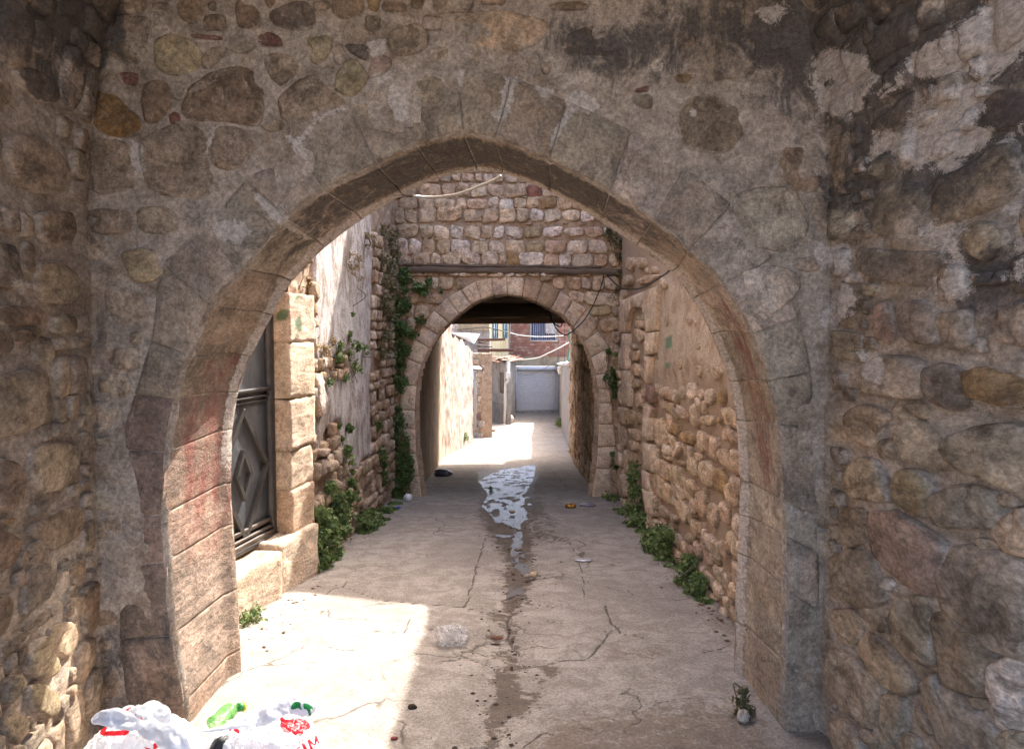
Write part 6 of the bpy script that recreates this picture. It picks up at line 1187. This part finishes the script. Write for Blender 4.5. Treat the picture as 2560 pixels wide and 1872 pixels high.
def crumple(name, label, P, R, mat, seed, n=26, amp=.35, cat='litter', col=None, group=None, fl=False):
    u = np.linspace(0, 2*math.pi, n, endpoint=False); v = np.linspace(.02, math.pi-.02, n//2); U, Vv = np.meshgrid(u, v, indexing='ij'); d = np.stack([np.cos(U)*np.sin(Vv), np.sin(U)*np.sin(Vv), np.cos(Vv)], -1); r = 1+amp*fbm(d+seed*2.7, 2.2, 4, seed, .65); Q = d*np.array(R)*r[..., None]+np.array(P)
    Q[..., 2] = np.maximum(Q[..., 2], gheight(Q[..., 0], Q[..., 1])+.001); I = np.arange(U.size).reshape(U.shape); I2 = np.vstack([I, I[:1]]); Fq = np.stack([I2[:-1, :-1], I2[:-1, 1:], I2[1:, 1:], I2[1:, :-1]], -1).reshape(-1, 4)
    o = mobj(name, Q.reshape(-1, 3), Fq.tolist()+[tuple(I[:, 0][::-1]), tuple(I[:, -1])], mat, None, col, {'rim': np.zeros(Q.size//3)}, smoothf=not fl); tag(o, label, cat, group); return o
b = NB('clear_film'); o_ = b.n('ShaderNodeBsdfPrincipled')
for k_, v_ in (('Base Color', (.75, .73, .70)), ('Roughness', .22), ('Alpha', .38), ('Specular IOR Level', .8)): b.put(o_.inputs[k_], v_)
b.put(o_.inputs['Alpha'], b.mr(b.noise(28, 5, .7, dist=1.5), .42, .62, .12, .72)); b.put(o_.inputs['Normal'], b.bump(b.noise(30, 5, .7, dist=1.5), .9, .02)); b.t.links.new(o_.outputs[0], b.out.inputs[0]); M_FILM = b.m
crumple('dark_scrap', 'black plastic scrap between the two carrier bags', at(*src('S1', 425, 890), 2.5), (.03, .03, .04), M_CABB, 41, 24, .6)
g = lambda v, x, y: ground_px(*src(v, x, y))
p = g('W', 185, 1045); p[2] += .035; crumple('plastic_bag', 'crumpled clear plastic bag lying at the edge of the shadow', p, (.085, .07, .06), M_FILM, 3, 60, .55, 'bag')
M_FOIL = plain('dark_foil', (.22, .25, .33), .18, .7, .3, 30); p = g('W', 130, 92); V = []; p0 = g('W', 95, 95); 
crumple('snack_packet', 'open dark foil packet lying near the left jamb inside the passage', p+[0, 0, .05], (.15, .10, .07), M_FOIL, 5, 30, .55)
M_SILV = plain('silver_foil', (.55, .54, .56), .3, .5, .3, 40)
crumple('foil_wrapper', 'silver wrapper lying on the dry paving right of the gutter', g('W', 935, 576)+[0, 0, .008], (.07, .035, .010), M_SILV, 6, 24, .3)
crumple('foil_wrapper', 'dark and white wrapper near the right jamb of the second arch', g('W', 958, 262)+[0, 0, .015], (.09, .05, .018), plain('greywrap', (.25, .25, .28), .35, .3, .7, 40), 7, 24, .5)
crumple('foil_wrapper', 'orange and brown shiny wrapper before the second arch', g('W', 862, 272)+[0, 0, .02], (.06, .05, .03), plain('orangewrap', (.45, .20, .03), .25, .5, .8, 30), 8, 24, .5)
crumple('paper_scrap', 'small white scrap by the left foot of the second arch', at(*src('E6', 925, 940), 9.0), (.05, .05, .05), M_MATT, 9, 20, .5, col=(.7, .7, .7)); crumple('bottle_cap', 'tiny blue bottle cap by the left weeds', g('E6', 845, 1026)+[0, 0, .01], (.028, .028, .012), M_MATT, 10, 14, .2, col=(.03, .08, .5), cat='cap')
crumple('fabric_scrap', 'reddish brown scrap lying in the gutter', g('W', 440, 1022)+[0, 0, .006], (.032, .02, .005), M_MATT, 11, 26, .7, col=(.12, .045, .025))
crumple('fabric_scrap', 'small dark red scrap on the sunlit paving near the shadow edge', g('q3', 1740, 1608)+[0, 0, .004], (.014, .012, .007), M_MATT, 12, 16, .5, col=(.3, .06, .05))
crumple('dung', 'small dark crumb lying exactly on the shadow edge', g('q3', 1818, 1472)+[0, 0, .006], (.018, .014, .014), M_MATT, 13, 20, .5, col=(.05, .035, .025))
crumple('pebble', 'pale pebble beside the gutter below the small puddle', g('W', 652, 664)+[0, 0, .012], (.030, .027, .022), M_RUB, 14, 20, .3, 'stone', C['sand']); crumple('pebble', 'grey pebble left of the pale pebble by the gutter', g('W', 612, 672)+[0, 0, .012], (.028, .025, .014), M_RUB, 15, 18, .4, 'stone', C['grey'])
crumple('pebble', 'white stone tucked in the weed at the right pier of the near arch', at(*src('q4', 1020, 1510), 3.12), (.026, .026, .032), M_RUB, 16, 20, .25, 'stone', C['white'])
crumple('pebble', 'brown stone lump in the wet gutter', g('W', 527, 300)+[0, 0, .01], (.032, .028, .018), M_RUB, 17, 18, .35, 'stone', C['bgrey']); crumple('pebble', 'dark stone in the narrow stretch of the gutter', g('W', 560, 515)+[0, 0, .004], (.03, .02, .012), M_RUB, 18, 18, .35, 'stone', C['dark'])
crumple('pebble', 'light flake of stone at the foot of the sunlit left far wall', g('H', 1140, 1520)+[0, 0, .1], (.35, .3, .25), M_RUB, 19, 22, .4, 'stone', C['white'])
for k, (x, y, R, lab) in enumerate([(820, 1600, (.25, .25, .12), 'reddish rubble lump before the ragged pier'), (850, 1640, (.35, .3, .14), 'larger pale rubble lump before the ragged pier')]): q = g('H', x, y); crumple('rubble_lump', lab, q+[0, 0, .04], R, M_RUB, 30+k, 22, .5, 'stone', C['rtan'])
# scattered debris in and beside the gutter, and grit on the paving
rg = np.random.default_rng(77); bits = []
Cn = np.array([ground_px(*p_) for p_ in CHAN]); o_s = np.argsort(Cn[:, 1])
def lump(c_, r, sd):
    V = np.array([(1, 0, 0), (-1, 0, 0), (0, 1, 0), (0, -1, 0), (0, 0, .7), (0, 0, -.5)], float); V = V*(.6+.7*rg.random((6, 1)))*r*np.array([1, 1, .6]); a = rg.random()*6.3; x = V[:, 0]*math.cos(a)-V[:, 1]*math.sin(a); y = V[:, 0]*math.sin(a)+V[:, 1]*math.cos(a); V[:, 0], V[:, 1] = x, y
    return V+c_, [(0, 2, 4), (2, 1, 4), (1, 3, 4), (3, 0, 4), (2, 0, 5), (1, 2, 5), (3, 1, 5), (0, 3, 5)]
def scatter(n, xf, yf, rf): 
    y = yf(n); x = xf(y, n); z = gheight(x, y); r = rf(n); return [lump(np.array([x[i], y[i], z[i]+r[i]*.2]), r[i], i) for i in range(n)]
V, Fc = merge(scatter(700, lambda y, n: np.interp(y, Cn[o_s, 1], Cn[o_s, 0])+rg.normal(size=n)*(.05+.012*y), lambda n: 2.4+rg.random(n)**1.6*12, lambda n: .003+.014*rg.random(n)**3)); mobj('gutter_debris', V, Fc, M_MATT, None, (.055, .04, .03), smoothf=False, kind='stuff')
V, Fc = merge(scatter(2600, lambda y, n: rg.uniform(-1.3, 1.25, n), lambda n: 2.0+rg.random(n)**1.3*5.5, lambda n:   .002+.006*rg.random(n)**4)); mobj('grit', V, Fc, M_MATT, None, (.33, .28, .24), smoothf=False, kind='stuff')
V, Fc = merge(scatter(420, lambda y, n: np.where(rg.random(n) < .5, 1.24-np.abs(rg.normal(size=n))*.07, -1.42+np.abs(rg.normal(size=n))*.08), lambda n: rg.uniform(3.8, 9.2, n), lambda n: .004+.014*rg.random(n)**3)); mobj('leaf_litter', V, Fc, M_MATT, None, (.12, .075, .045), smoothf=False, kind='stuff')
